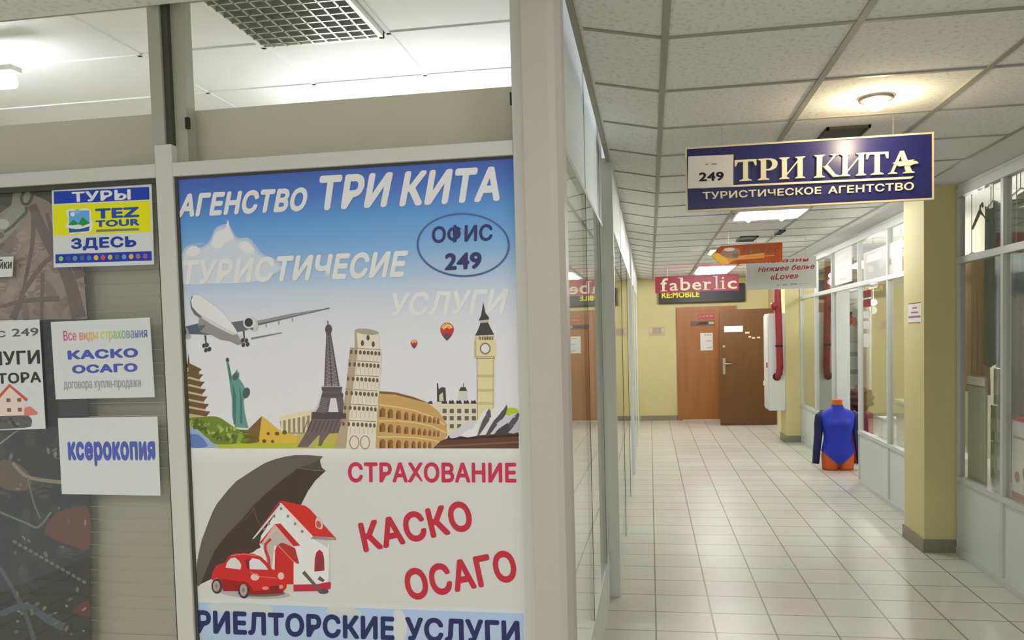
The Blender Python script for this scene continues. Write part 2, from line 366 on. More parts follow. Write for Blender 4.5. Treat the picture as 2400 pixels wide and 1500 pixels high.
part('rail', bx(-4.2, -1.395, YF, YF + 0.06, 2.556, 2.61), M['frame_dim'])
part('rail', bx(-4.2, -0.350, YF, YF + 0.06, 0.0, 0.1), M['frame'])
part('pane', bx(-4.2, -1.395, GP + 0.012, GP + 0.018, 2.092, 2.556), M['glass'])
part('pane', bx(-1.300, -0.350, GP + 0.012, GP + 0.018, 2.092, 2.556), M['glass'])
part('pane', bx(-4.2, -1.389, GP, GP + 0.006, 0.1, 2.053), M['glass'])
part('panel', bx(-1.336, -0.350, GP + 0.004, GP + 0.02, 0.1, 2.053), M['white'])
part('gasket_shade', bx(-1.336, -1.327, GP - 0.006, GP + 0.004, 0.1, 2.053), M['gasket_shade'])  # dark gasket strips here also paint the recess shadow along the poster
part('gasket_shade', bx(-1.327, -0.350, GP - 0.004, GP + 0.004, 2.046, 2.053), M['gasket_shade'])
part('gasket_shade', bx(-4.2, -1.389, GP - 0.006, GP, 2.038, 2.053), M['gasket_shade'])
part('gasket_shade', bx(-1.397, -1.389, GP - 0.006, GP, 0.1, 2.038), M['gasket_shade'])
part('beam', bx(-4.2, -0.30, YF + 0.10, YF + 0.16, 2.0, 2.262), M['shopwall'])
part('upper_panel', bx(-4.2, -0.316, YF + 0.02, YF + 0.05, 2.61, 2.95), M['frame_dim'])
part('clip', bx(-1.301, -1.290, YF + 0.02, YF + 0.03, 2.19, 2.222), M['black'])
part('clip', bx(-0.358, -0.350, YF + 0.02, YF + 0.03, 2.19, 2.222), M['black'])
# corner jamb between the shop front and the corridor
bm = NB(); ring = [(-0.316, YF - 0.03), (-0.250, YF - 0.03), (-0.231, YF - 0.024), (-0.216, YF), (-0.216, YF + 0.08), (-0.316, YF + 0.08)]
ring_loft(bm, [[(a, b, z) for a, b in ring] for z in (0.0, 2.95)])
struct('wall_corner_jamb', bm, M['jamb'], 'painted corner post between the poster and the corridor glass', 'post')

# ---- corridor glass on the left (very slightly turned, as fitted)
def gx(y): return -0.258 - (4.92 - y) * 0.0076
w2 = thing('window_2', (-0.26, 3.5, 0), 'reflective glazed partition just behind the corner post, white panels above', 'glass partition', kind='structure')
def strip(y0, y1, z0, z1, th=0.008, off=0.0): return slab(NB(), [(gx(y0) + off, y0, z0), (gx(y1) + off, y1, z0), (gx(y1) + off, y1, z1), (gx(y0) + off, y0, z1)], (-th, 0, 0))
for a, b in ((2.29, 3.665), (3.675, 4.60), (4.61, 4.90)):
    part('pane', strip(a, b, 0.285, 2.19), M['glass'], w2)
    part('header_panel', strip(a, b, 2.2, 3.05, 0.006), M['milk'], w2)
    part('plinth_panel', strip(a, b, 0.0, 0.275, 0.03), M['dado'], w2)
for a in (3.665, 4.60): part('joint', strip(a, a + 0.010, 0.0 if a > 5 else 0.27, 3.05, 0.02, 0.001), M['gasket_shade'], w2)
part('rail', strip(2.29, 4.9, 2.185, 2.205, 0.03, 0.003), M['rail'], w2)
part('rail', strip(2.29, 4.9, 0.27, 0.287, 0.03, 0.003), M['rail'], w2)
part('post', bx(-0.268, -0.2, 4.915, 4.975, 0.0, 2.60, bev=0.003), M['white'], w2)
w3 = thing('window_3', (-0.205, 7.1, 0), 'long glazed partition beyond the first white post of the left side', 'glass partition', kind='structure')
for a, b in ((4.98, 6.30), (6.31, 7.85), (7.86, 9.31)):
    part('pane', bx(-0.213, -0.205, a, b, 0.03, 2.19), M['glass'], w3); part('header_panel', bx(-0.22, -0.205, a, b, 2.2, 2.585), M['white'], w3)
for a in (6.30, 7.85): part('joint', bx(-0.215, -0.203, a, a + 0.01, 0.03, 2.585), M['gasket_shade'], w3)
part('rail', bx(-0.23, -0.202, 4.98, 9.31, 0.0, 0.03), M['rail'], w3); part('rail', bx(-0.23, -0.202, 4.98, 9.31, 2.185, 2.205), M['rail'], w3)
part('post', bx(-0.24, -0.186, 9.31, 9.40, 0.0, 2.57, bev=0.003), M['white'], w3)
w4 = thing('window_4', (-0.205, 12.3, 0), 'farthest glazed partition on the left, next to the yellow end wall', 'glass partition', kind='structure')
for a, b in ((9.41, 11.4), (11.41, 13.3), (13.31, 15.19)):
    part('pane', bx(-0.213, -0.205, a, b, 0.03, 2.19), M['glass'], w4); part('header_panel', bx(-0.22, -0.205, a, b, 2.2, 2.585), M['white'], w4)
part('rail', bx(-0.23, -0.202, 9.41, 15.19, 0.0, 0.03), M['rail'], w4); part('rail', bx(-0.23, -0.202, 9.41, 15.19, 2.185, 2.205), M['rail'], w4)
for a in (11.4, 13.3): part('post', bx(-0.235, -0.196, a, a + 0.05, 0.03, 2.57), M['white'], w4)

# ---- right shop fronts
XR = 2.07
def shopfront(name, y0, y1, muls, label, dado=True):
    t = thing(name, (XR, (y0 + y1) / 2, 0), label, 'shop front', kind='structure')
    ys = [y0] + muls + [y1]
    for z0, z1, nm in ((0.0, 0.045, 'rail'), (0.505, 0.54, 'rail'), (1.985, 2.03, 'rail'), (2.43, 2.487, 'rail')):
        part(nm, bx(XR - 0.012, XR + 0.04, y0, y1, z0, z1, bev=0.002), M['rail'], t)
    part('header_panel', bx(XR, XR + 0.03, y0, y1, 2.487, 2.515), M['gyp'], t)
    for y in ys: part('mullion', bx(XR - 0.008, XR + 0.04, max(y0, y - 0.02), min(y1, y + 0.02), 0.045, 2.43, bev=0.002), M['rail'], t)
    for a, b in zip(ys, ys[1:]):
        part('dado_panel', bx(XR + 0.004, XR + 0.02, a + 0.02, b - 0.02, 0.045, 0.505), M['dado'], t)
        part('pane', bx(XR + 0.012, XR + 0.018, a + 0.02, b - 0.02, 0.54, 1.985), M['glass'], t)
        part('pane', bx(XR + 0.012, XR + 0.018, a + 0.02, b - 0.02, 2.03, 2.43), M['glass'], t)
    return t
shopfront('window_5', 2.4, 6.078, [3.75, 4.55, 5.34], 'shop front on the right before the near yellow column, white dado below the glass')
shopfront('window_6', 6.545, 8.80, [7.75], 'shop front on the right between the near yellow column and the open doorway')
shopfront('window_7', 10.0, 12.025, [11.0], 'shop front on the right between the doorway with the mannequin and the far column')
dr = thing('door_1', (2.25, 9.4, 0), 'recessed doorway of the right shop behind the blue mannequin, white frame', 'doorway', kind='structure')
part('transom_pane', bx(XR + 0.012, XR + 0.018, 8.82, 9.98, 2.03, 2.43), M['glass'], dr)
part('header_rail', bx(XR - 0.012, XR + 0.04, 8.8, 10.0, 1.985, 2.03), M['rail'], dr)
part('header_rail', bx(XR - 0.012, XR + 0.04, 8.8, 10.0, 2.43, 2.487), M['rail'], dr)
part('jamb', bx(2.25, 2.268, 10.5, 10.86, 0.0, 2.0), M['white'], dr)
part('lintel', bx(2.25, 2.31, 9.0, 10.86, 1.985, 2.08), M['rail'], dr)
part('return_panel', bx(2.11, 2.25, 9.96, 10.0, 0.0, 2.0), M['white'], dr)

# ------------------------------------------------------------------ things on the left shop front
NY = (0, -1, 0)
PP = GP - 0.001
def ap(px, py): return onY(px, py, PP)
K0 = 1.22
# --- the large advertising poster
po = thing('poster', ap(840, 1640), 'large travel agency poster with landmarks, red umbrella house and office 249, on the shop front', 'poster')
EL, ER = (lambda y: 404 + (y - 408) * 0.0535), (lambda y: 1203 + (y - 362) * 0.0225)
sheet('sheet', quadmap((396, 412), (1206, 365), (1236, 1640), (464, 1640), ap), NY, 0.003, M['white'], po)
p = Print(ap, NY, K0)
def row(yl, yr, c): return ((EL(yl), yl), (ER(yr), yr), c)
def lr(y): return y, y + (-46 if y < 420 else -46 + (y - 410) * 0.066 if y < 1052 else -4)
p.grad(1, [row(410, 363, (70, 94, 174)), row(470, 425, (76, 116, 192)), row(535, 495, (96, 152, 214)), row(600, 568, (128, 172, 216)),
           row(655, 628, (166, 191, 216)), row(700, 676, (198, 206, 220)), row(745, 725, (210, 213, 221)), row(800, 785, (219, 219, 224)),
           row(960, 955, (222, 220, 223)), row(1052, 1048, (222, 219, 218)), row(1090, 1088, (210, 208, 204)), row(1400, 1428, (207, 205, 200))])
p.grad(1, [row(1412, 1438, (168, 190, 222)), row(1470, 1480, (176, 194, 220)), row(1640, 1640, (150, 172, 198))])
C5 = (380, 350, 2.6667); C6 = (400, 660, 3.572); C7 = (800, 660, 3.571); C8 = (420, 1040, 3.948); C9 = (780, 1040, 3.2615); C10 = (420, 1360, 5.4545)
p.T = C10
for q in ([(440, 290), (1140, 320), (1150, 450), (900, 420), (440, 400)], [(1900, 360), (2300, 380), (2280, 470), (1950, 450)]): p.poly(2, (196, 200, 196), q, 3)
p.T = C9
p.poly(2, (208, 208, 206), [(470, 1270), (540, 1290), (570, 1420), (540, 1500), (480, 1500), (460, 1400)], 3)
p.poly(2, (206, 206, 202), [(-20, 1200), (110, 1240), (180, 1250), (120, 1280), (-20, 1280)], 3)
p.T = C5
cl = [(70, 790), (110, 690), (150, 625), (200, 600), (245, 618), (300, 580), (335, 505), (400, 480), (428, 505), (462, 560), (530, 562), (575, 610), (620, 660), (760, 740), (620, 830), (300, 850), (90, 850)]
cx_, cy_ = 350, 720
for l, c, k in ((2, (150, 180, 216), 1.12), (3, (170, 192, 219), 1.06), (4, (190, 204, 223), 1.0), (5, (204, 212, 224), 0.93)): p.poly(l, c, [(max(84 + max(0, (y - 170)) * .052, cx_ + (x - cx_) * k), min(cy_ + (y - cy_) * k, 650 + 220 * (1.12 - k) / 0.19)) for x, y in cl], 3)
for q in ([(150, 650), (170, 615), (210, 606), (240, 640), (215, 665), (180, 668)], [(310, 600), (340, 520), (395, 492), (412, 440), (425, 495), (450, 560), (400, 580), (360, 620)], [(480, 600), (520, 575), (560, 600), (580, 640), (530, 650)]): p.poly(7, (224, 229, 234), q, 4)
p.done('printed_sheet', M['ink'], po)

# landmark picture
p = Print(ap, NY, K0); p.T = C6
p.poly(5, (150, 172, 205), [(128, 1180), (200, 1215), (300, 1310), (410, 1392), (142, 1395)]); p.poly(6, (98, 124, 180), [(140, 1290), (230, 1280), (300, 1350), (300, 1385), (150, 1385)], 2)
p.poly(5, (178, 186, 52), [(330, 1352), (760, 1350), (1430, 1350), (1430, 1396), (400, 1396)])
# pagoda
p.poly(5, (196, 178, 140), [(108, 735), (150, 690), (238, 740), (250, 860), (268, 960), (290, 1060), (312, 1160), (130, 1160), (118, 950)])
p.poly(6, (70, 50, 40), [(150, 600), (159, 690), (144, 690)])
p.poly(6, (112, 84, 56), [(104, 722), (150, 680), (262, 735), (240, 752), (232, 790), (150, 760), (150, 716), (104, 748)])
for i in range(6):
    y, x0, x1 = 795 + 62 * i, 108 + 3 * i, 262 + 12 * i
    p.poly(7, (112, 84, 56), [(x0, y), (152, y - 45), (x1 - 30, y - 20), (x1 + 12, y - 18), (x1 - 14, y + 14), (x1 - 22, y + 24), (152, y - 2), (x0, y + 26)])
    p.poly(8, (168, 148, 104), [(x0 + 4, y + 4), (150, y - 30), (150, y - 12), (x0 + 4, y + 22)])
# bushes and land
random.seed(3)
p.poly(8, (112, 132, 48), [(140, 1150), (300, 1130), (400, 1135), (490, 1190), (560, 1235), (650, 1250), (640, 1340), (400, 1362), (320, 1320), (210, 1220)], 3)
for k in range(70):
    x = random.uniform(150, 600); y = 1150 + (x - 150) * 0.20 + random.uniform(0, 120 if x > 300 else 60)
    p.ell(9, random.choice([(92, 112, 36), (140, 158, 62), (168, 180, 84), (84, 100, 44)]), x, min(y, 1345), random.uniform(12, 28), random.uniform(8, 18), random.uniform(0, 3), 9)
# statue
p.poly(6, (100, 150, 140), [(463, 655), (478, 636), (492, 655), (486, 682), (502, 760), (512, 792), (530, 772), (545, 752), (556, 735), (562, 752), (577, 765), (572, 812), (602, 850), (628, 900), (640, 960), (612, 990), (616, 1060), (632, 1150), (652, 1226), (540, 1218), (516, 1130), (514, 980), (500, 900), (492, 822), (478, 740), (468, 682)])
p.ell(7, (74, 96, 90), 634, 932, 30, 46, 0.25); p.ell(7, (84, 80, 66), 476, 655, 13, 18); p.ell(7, (78, 104, 96), 543, 795, 24, 32, 0.3)
for q in ([(520, 850), (548, 950), (545, 1200), (528, 1190), (522, 1000)], [(575, 870), (600, 980), (600, 1200), (580, 1180), (584, 1000)], [(480, 690), (490, 690), (512, 800), (505, 850), (494, 800)]): p.poly(7, (72, 118, 110), q)
# pyramid
p.poly(7, (214, 178, 70), [(765, 1125), (905, 1240), (1062, 1290), (1062, 1358), (730, 1350)]); p.poly(8, (122, 96, 54), [(650, 1238), (765, 1125), (738, 1335), (580, 1335)])
p.poly(8, (104, 96, 40), [(560, 1270), (640, 1240), (720, 1300), (740, 1345), (560, 1350)], 2)
for x, y, r in ((818, 1272, 14), (892, 1272, 18), (955, 1262, 20), (855, 1338, 14), (785, 1335, 18)): p.ell(9, (110, 88, 40), x, y, r, r * 0.9)
# temple
p.poly(6, (150, 138, 110), [(915, 1165), (1200, 1100), (1200, 1270), (930, 1275)]); p.poly(7, (224, 212, 172), [(908, 1130), (1195, 1068), (1200, 1112), (915, 1168)])
for i in range(7): x = 925 + i * 40; y = 1165 - (x - 915) * 0.19; p.poly(7, (220, 208, 172), [(x, y), (x + 18, y - 3), (x + 20, 1262), (x, 1264)])
p.poly(7, (190, 176, 90), [(1060, 1275), (1440, 1268), (1440, 1352), (1060, 1352)])
# iron tower
c = (92, 82, 86)
p.line(8, c, [(1316, 328), (1320, 385)], 8); p.ell(8, c, 1323, 400, 29, 42); p.line(8, c, [(1322, 430), (1323, 452)], 40)
p.poly(8, (140, 134, 138), [(1306, 448), (1342, 448), (1414, 875), (1290, 875)])
for a, b in (((1308, 448), (1292, 875)), ((1340, 448), (1410, 875)), ((1324, 448), (1350, 875))): p.line(9, c, [a, b], 9, 12)
for i in range(13): t = i / 13; y = 460 + 400 * t; p.line(9, c, [(1307 - 14 * t, y), (1343 + 66 * t, y + 28)], 5); p.line(9, c, [(1343 + 66 * t, y), (1307 - 14 * t, y + 28)], 5)
p.poly(9, c, [(1264, 880), (1438, 880), (1432, 915), (1268, 915)])
p.poly(8, (104, 95, 98), [(1275, 910), (1432, 910), (1462, 1090), (1478, 1130), (1188, 1130), (1240, 1050)]); p.poly(9, (214, 212, 214), [(1340, 975), (1386, 975), (1410, 1112), (1318, 1112)])
p.poly(9, c, [(1270, 935), (1445, 935), (1448, 965), (1262, 965)]); p.poly(9, (84, 74, 76), [(1182, 1092), (1470, 1092), (1472, 1150), (1178, 1150)])
for i in range(8): y = 970 + i * 16; p.line(10, (150, 144, 146), [(1255 - i * 8, y), (1320 - i * 3, y + 18)], 3)
p.poly(8, (112, 98, 94), [(1180, 1150), (1480, 1150), (1480, 1262), (1330, 1272), (1285, 1330), (1262, 1376), (1236, 1376), (1248, 1285), (1150, 1386), (1060, 1386), (1130, 1270)])
p.poly(9, (178, 172, 120), [(1236, 1290), (1246, 1285), (1200, 1386), (1150, 1386)])
for i in range(9): x = 1150 + i * 36; p.line(10, (76, 66, 66), [(x, 1160), (x - 40, 1260)], 5)
# aeroplane
p.poly(6, (104, 106, 108), [(475, 345), (620, 325), (720, 330), (1000, 272), (1332, 218), (1332, 227), (1080, 285), (740, 366), (620, 412), (545, 424)])
p.poly(7, (150, 150, 148), [(720, 332), (1000, 276), (1332, 219), (1150, 262), (740, 350)])
for x, y in ((798, 366), (905, 342), (1018, 318)): p.line(7, (150, 148, 146), [(x, y - 12), (x + 4, y + 20)], 12, 6)
p.poly(6, (130, 128, 126), [(668, 470), (932, 424), (936, 432), (680, 486)]); p.poly(6, (204, 204, 202), [(545, 450), (600, 440), (602, 526), (560, 528)])
p.poly(6, (86, 96, 110), [(92, 384), (240, 348), (330, 380), (332, 446), (160, 440), (92, 440)]); p.poly(7, (96, 104, 114), [(238, 340), (265, 315), (300, 360), (300, 440), (240, 430)])
p.poly(7, (146, 142, 140), [(240, 300), (300, 300), (390, 350), (490, 420), (560, 440), (604, 522), (560, 532), (500, 500), (420, 488), (330, 442), (245, 420), (232, 370)])
p.poly(8, (236, 236, 232), [(165, 165), (175, 128), (205, 112), (245, 118), (330, 175), (430, 252), (500, 335), (548, 402), (556, 442), (500, 425), (440, 392), (345, 340), (270, 295), (215, 258), (178, 215)], 2)
p.poly(9, (112, 110, 112), [(165, 165), (176, 126), (190, 118), (172, 160), (182, 210), (222, 258), (270, 298), (240, 302), (200, 275), (172, 225)])
p.poly(9, (206, 204, 200), [(225, 262), (330, 315), (450, 385), (556, 442), (520, 446), (430, 405), (330, 350), (270, 310)])
p.ell(7, (150, 150, 152), 118, 430, 36, 50); p.ell(8, (58, 60, 66), 106, 424, 26, 42); p.ell(7, (176, 176, 176), 145, 460, 28, 24)
p.ell(8, (212, 212, 210), 660, 345, 52, 50); p.poly(7, (196, 196, 196), [(650, 300), (725, 320), (730, 408), (680, 408)], 2); p.ell(9, (66, 64, 66), 655, 342, 35, 37); p.poly(8, (110, 108, 108), [(650, 392), (695, 380), (690, 408)])
for x0, y0, x1, y1, w in ((290, 448, 298, 530, ((280, 536), (306, 532), (297, 574), (326, 566))), (612, 414, 618, 480, ((603, 492), (634, 494), (610, 530), (645, 526)))):
    p.line(7, (70, 68, 70), [(x0, y0), (x1, y1)], 14, 10)
    for a, b in w: p.ell(8, (72, 70, 72), a, b, 15, 20, 0.3, 12)
p.T = C7
# parliament, clock tower
p.poly(5, (216, 210, 182), [(730, 1040), (760, 1010), (1140, 1005), (1140, 1170), (1000, 1250), (880, 1290), (800, 1100)])
for x in (865, 925, 987, 1050, 1110):
    for y in (1085, 1145, 1212): p.poly(6, (104, 98, 88), R4(x - 17, x + 17, y - 20, y + 16))
    p.poly(6, (66, 60, 58), [(x - 26, 1022), (x - 22, 992), (x - 8, 1000), (x + 10, 990), (x + 24, 1022)])
p.poly(6, (66, 60, 58), [(720, 1020), (740, 1000), (760, 1000), (765, 1025)])
p.poly(6, (72, 66, 62), [(802, 1005), (800, 850), (810, 850), (815, 900), (840, 884), (872, 888), (878, 1005)]); p.poly(7, (206, 200, 176), [(820, 950), (850, 925), (858, 1000), (820, 1000)])
p.poly(6, (206, 202, 184), [(978, 990), (982, 900), (1055, 900), (1055, 990)]); p.poly(7, (72, 66, 62), [(985, 916), (1000, 884), (1040, 884), (1052, 916)]); p.line(7, (72, 66, 62), [(1022, 850), (1022, 890)], 5)
p.poly(6, (220, 208, 160), [(1112, 510), (1128, 450), (1278, 450), (1298, 510), (1298, 640), (1284, 652), (1282, 1050), (1140, 1165), (1136, 652), (1112, 640)])
p.poly(7, (190, 178, 136), [(1112, 510), (1128, 450), (1134, 640), (1112, 640)]); p.line(7, (150, 138, 108), [(1136, 652), (1140, 1165)], 6); p.line(7, (176, 164, 124), [(1272, 652), (1270, 1060)], 5)
for y in (790, 910, 1020): p.poly(7, (196, 182, 138), R4(1140, 1280, y - 12, y + 12))
p.poly(7, (120, 108, 84), R4(1130, 1284, 628, 646)); p.poly(8, (230, 220, 180), R4(1140, 1276, 634, 640))
for i in range(9): p.poly(8, (80, 72, 62), R4(1150 + i * 14, 1158 + i * 14, 460, 488))
p.ell(8, (140, 128, 102), 1205, 560, 46, 50); p.ell(9, (236, 234, 224), 1205, 560, 34, 37)
p.poly(7, (70, 64, 64), [(1166, 345), (1228, 340), (1250, 390), (1280, 444), (1120, 452), (1150, 392)]); p.poly(8, (186, 180, 166), [(1156, 322), (1234, 314), (1228, 342), (1168, 346)])
p.poly(8, (70, 64, 64), [(1188, 172), (1205, 260), (1236, 300), (1234, 318), (1150, 326), (1170, 285)])
# round ruin
p.poly(6, (196, 160, 100), [(318, 918), (400, 920), (470, 930), (600, 966), (720, 1012), (815, 1085), (876, 1180), (888, 1290), (790, 1395), (285, 1395), (300, 1200)])
p.poly(7, (132, 92, 56), [(318, 918), (450, 926), (600, 964), (720, 1010), (700, 1010), (590, 982), (450, 945), (320, 938)])
p.line(7, (222, 190, 132), [(320, 1030), (470, 1050), (620, 1080), (760, 1130), (870, 1200)], 12); p.line(7, (222, 190, 132), [(310, 1165), (470, 1165), (620, 1180), (760, 1210), (880, 1265)], 12); p.line(7, (222, 190, 132), [(300, 1300), (470, 1298), (620, 1305), (760, 1325), (830, 1345)], 12)
for (ya, yb, hh) in ((1055, 1140, 78), (1185, 1250, 72), (1318, 1345, 76)):
    for i, x in enumerate((345, 412, 480, 545, 605, 655, 700, 742, 780, 812)):
        if hh == 76 and x > 770: continue
        t = (x - 345) / 467.0; y0 = ya + (yb - ya) * t; wd = 24 * (1 - 0.6 * t); h = hh * (1 - 0.35 * t)
        p.poly(8, (150, 104, 54), [(x - wd, y0 + h), (x - wd, y0 + 16), (x - wd * 0.5, y0), (x + wd * 0.5, y0), (x + wd, y0 + 16), (x + wd, y0 + h)])
        p.poly(9, (106, 72, 40), [(x - wd, y0 + h), (x - wd, y0 + 22), (x - wd * 0.3, y0 + 22), (x - wd * 0.3, y0 + h)])
# leaning tower
p.poly(8, (222, 214, 194), [(114, 412), (160, 396), (250, 400), (318, 440), (318, 560), (342, 590), (336, 720), (320, 900), (300, 1150), (288, 1395), (-60, 1395), (-30, 1300), (12, 1100), (40, 900), (60, 700), (72, 570), (112, 552)])
p.poly(9, (176, 160, 132), [(114, 412), (128, 405), (140, 560), (110, 800), (70, 1100), (40, 1395), (-60, 1395), (-30, 1300), (12, 1100), (40, 900), (60, 700), (72, 570), (112, 552)])
p.ell(9, (170, 160, 140), 215, 420, 100, 24, 0.12)
for x, y in ((178, 515), (268, 524), (225, 470)): p.ell(10, (96, 82, 68), x, y, 13, 24)
for i, y in enumerate((588, 692, 812, 932, 1055, 1190)):
    xa, xb = 72 - i * 13, 330 - i * 8
    p.line(9, (146, 130, 104), [(xa, y - 32), (xb, y - 18)], 6)
    for k in range(8): t = k / 7; p.ell(10, (108, 92, 72), xa + 12 + (xb - xa - 24) * (t ** 0.9), y + 14 * t, 13 - 3 * abs(t - .5), 19, 0, 10)
    for k in range(8): t = k / 7; x = xa + 12 + (xb - xa - 24) * (t ** 0.9); p.line(10, (190, 178, 152), [(x + 16, y + 22), (x + 13, y + 84)], 4)
for x in (110, 200): p.ring(10, (150, 136, 112), x, 1345, 34, 50, 8)
# opera roofs, tree, balloons
p.ell(6, (180, 200, 40), 1425, 1090, 58, 36)
p.poly(9, (96, 66, 50), [(770, 1395), (830, 1335), (910, 1300), (1100, 1290), (1484, 1262), (1486, 1395)]); p.poly(10, (128, 92, 70), [(800, 1372), (1486, 1335), (1486, 1350), (795, 1385)]); p.poly(10, (62, 42, 36), [(900, 1305), (1486, 1275), (1486, 1295), (880, 1325)])
for c, q in (((206, 204, 208), [(905, 1288), (985, 1220), (1060, 1175), (1140, 1165), (1100, 1230), (1000, 1290), (930, 1312)]), ((224, 222, 220), [(1000, 1292), (1110, 1200), (1180, 1100), (1236, 1062), (1220, 1100), (1160, 1200), (1130, 1292)]),
             ((94, 86, 92), [(1236, 1062), (1254, 1130), (1232, 1170), (1150, 1290), (1140, 1290), (1180, 1170)]), ((220, 220, 222), [(1250, 1092), (1310, 1060), (1385, 1028), (1340, 1090), (1290, 1150), (1240, 1180)]),
             ((86, 78, 86), [(1385, 1028), (1376, 1110), (1330, 1170), (1280, 1230), (1240, 1282), (1210, 1284), (1280, 1160)]), ((200, 200, 206), [(1300, 1190), (1380, 1130), (1480, 1095), (1420, 1170), (1330, 1230), (1270, 1280)]),
             ((74, 64, 68), [(1392, 1182), (1398, 1270), (1270, 1282)]), ((92, 84, 90), [(1480, 1095), (1482, 1150), (1420, 1240), (1400, 1250), (1398, 1190)]), ((190, 190, 196), [(1400, 1262), (1440, 1200), (1482, 1160), (1482, 1260)])):
    p.poly(11, c, q, 2)
p.ell(10, (70, 50, 44), 915, 1300, 24, 14)
for cx, cy, s in ((885, 402, 1.0), (610, 515, 0.5)):
    p.poly(8, (196, 54, 60), [(cx - 57 * s, cy), (cx - 40 * s, cy - 42 * s), (cx, cy - 58 * s), (cx + 40 * s, cy - 42 * s), (cx + 58 * s, cy), (cx + 40 * s, cy + 48 * s), (cx + 6 * s, cy + 88 * s), (cx - 6 * s, cy + 88 * s), (cx - 40 * s, cy + 48 * s)], 3)
    p.poly(9, (236, 170, 70), [(cx - 50 * s, cy - 18 * s), (cx - 36 * s, cy - 42 * s), (cx, cy - 54 * s), (cx + 36 * s, cy - 40 * s), (cx + 50 * s, cy - 16 * s), (cx + 20 * s, cy - 4 * s), (cx, cy - 18 * s), (cx - 25 * s, cy + 2 * s)])
    p.poly(9, (88, 84, 92), [(cx - 40 * s, cy + 40 * s), (cx, cy + 30 * s), (cx + 40 * s, cy + 42 * s), (cx + 6 * s, cy + 90 * s), (cx - 6 * s, cy + 90 * s)])
    p.line(10, (240, 220, 160), [(cx - 30 * s, cy - 10 * s), (cx + 10 * s, cy - 40 * s), (cx + 40 * s, cy - 20 * s)], 8 * s)
p.done('landmark_picture', M['ink'], po)

# umbrella, house and car picture
p = Print(ap, NY, K0); p.T = C8
p.ell(3, (176, 172, 166), 700, 1385, 330, 48, 0.05); p.ell(4, (112, 102, 92), 760, 1385, 220, 30, 0.0)
p.poly(5, (100, 92, 87), [(172, 1325), (160, 1240), (164, 1120), (180, 1020), (210, 890), (270, 730), (310, 630), (350, 555), (450, 430), (530, 345), (700, 235), (790, 180), (880, 145), (980, 120), (1070, 106), (1200, 105), (1330, 116), (1305, 150), (1302, 185), (1320, 220), (1356, 250), (1260, 340), (1190, 440), (1150, 520), (1120, 570), (950, 800), (750, 960), (690, 1000), (600, 1030), (460, 1085), (360, 1180), (300, 1250), (230, 1270)])
p.poly(6, (70, 58, 51), [(195, 1300), (330, 985), (450, 830), (580, 700), (690, 570), (800, 460), (960, 330), (1090, 235), (1260, 165), (1302, 158), (1320, 220), (1356, 250), (1260, 340), (1190, 440), (1125, 570), (950, 800), (750, 960), (690, 1000), (600, 1030), (460, 1085), (300, 1250)])
p.poly(7, (84, 74, 68), [(1120, 218), (1265, 165), (1302, 160), (1318, 218), (1352, 248), (1240, 245)]); p.line(7, (108, 100, 96), [(1110, 225), (1240, 245), (1350, 250)], 8)
for q in ([(690, 590), (720, 700), (760, 760)], [(560, 730), (620, 690), (700, 590)], [(600, 650), (760, 500)]): p.line(7, (92, 84, 78), q, 7)
p.poly(7, (222, 218, 210), [(690, 1000), (760, 960), (830, 1010), (800, 1080), (700, 1030)], 2)
# house
p.poly(8, (226, 224, 220), [(745, 930), (760, 850), (940, 570), (1225, 870), (1400, 895), (1390, 960), (1400, 1290), (1060, 1305), (850, 1170), (800, 1060)])
p.poly(8, (198, 194, 190), [(1225, 870), (1400, 895), (1388, 960), (1400, 1290), (1380, 1290), (1370, 960)])
p.poly(9, (206, 48, 42), [(925, 530), (965, 528), (1170, 575), (1215, 610), (1330, 740), (1455, 880), (1425, 868), (1240, 852), (1080, 690)]); p.poly(10, (226, 214, 208), [(930, 545), (960, 560), (1240, 855), (1215, 880), (1080, 740), (940, 590)])
p.poly(10, (170, 44, 52), [(925, 530), (945, 530), (700, 860), (680, 880)]); p.poly(10, (214, 206, 200), [(945, 545), (960, 560), (720, 850), (690, 882), (680, 876)]); p.poly(10, (150, 140, 136), [(1215, 880), (1240, 852), (1455, 880), (1450, 892)])
for x, y in ((1008, 670), (1075, 740), (1140, 810), (880, 670), (830, 740), (790, 790), (945, 600)): p.ell(11, (140, 132, 128), x, y, 13, 15, 0, 8)
p.poly(10, (194, 40, 44), [(885, 742), (940, 738), (1122, 942), (1050, 948), (905, 785), (760, 935), (748, 912)]); p.poly(11, (228, 170, 160), [(885, 742), (910, 770), (1060, 945), (1050, 950), (905, 785), (765, 935), (758, 930)])
p.poly(9, (188, 178, 170), [(770, 930), (905, 790), (1050, 950), (1050, 1000), (880, 940), (860, 1165), (830, 1150)]); p.line(11, (196, 60, 60), [(850, 880), (800, 930), (800, 980), (830, 1060), (838, 1160)], 26)
p.poly(10, (196, 46, 42), [(885, 1170), (888, 990), (905, 945), (940, 918), (1000, 930), (1040, 1010), (1060, 1090), (1060, 1300), (960, 1300)]); p.poly(11, (176, 52, 46), [(918, 935), (960, 915), (1075, 965), (1112, 1110), (1080, 1100)]); p.line(12, (228, 120, 100), [(918, 938), (1050, 1080), (1100, 1110)], 10)
p.poly(10, (178, 40, 56), [(1252, 1182), (1256, 1060), (1270, 1005), (1300, 978), (1330, 1005), (1343, 1060), (1346, 1172)]); p.poly(11, (120, 64, 74), [(1272, 1165), (1276, 1060), (1300, 1010), (1322, 1060), (1326, 1160)]); p.line(12, (178, 40, 56), [(1300, 1000), (1302, 1170)], 8)
p.poly(10, (236, 190, 180), [(1265, 700), (1290, 680), (1330, 740), (1320, 790), (1265, 770)], 2); p.ell(11, (190, 90, 84), 1292, 745, 22, 34, -0.3)
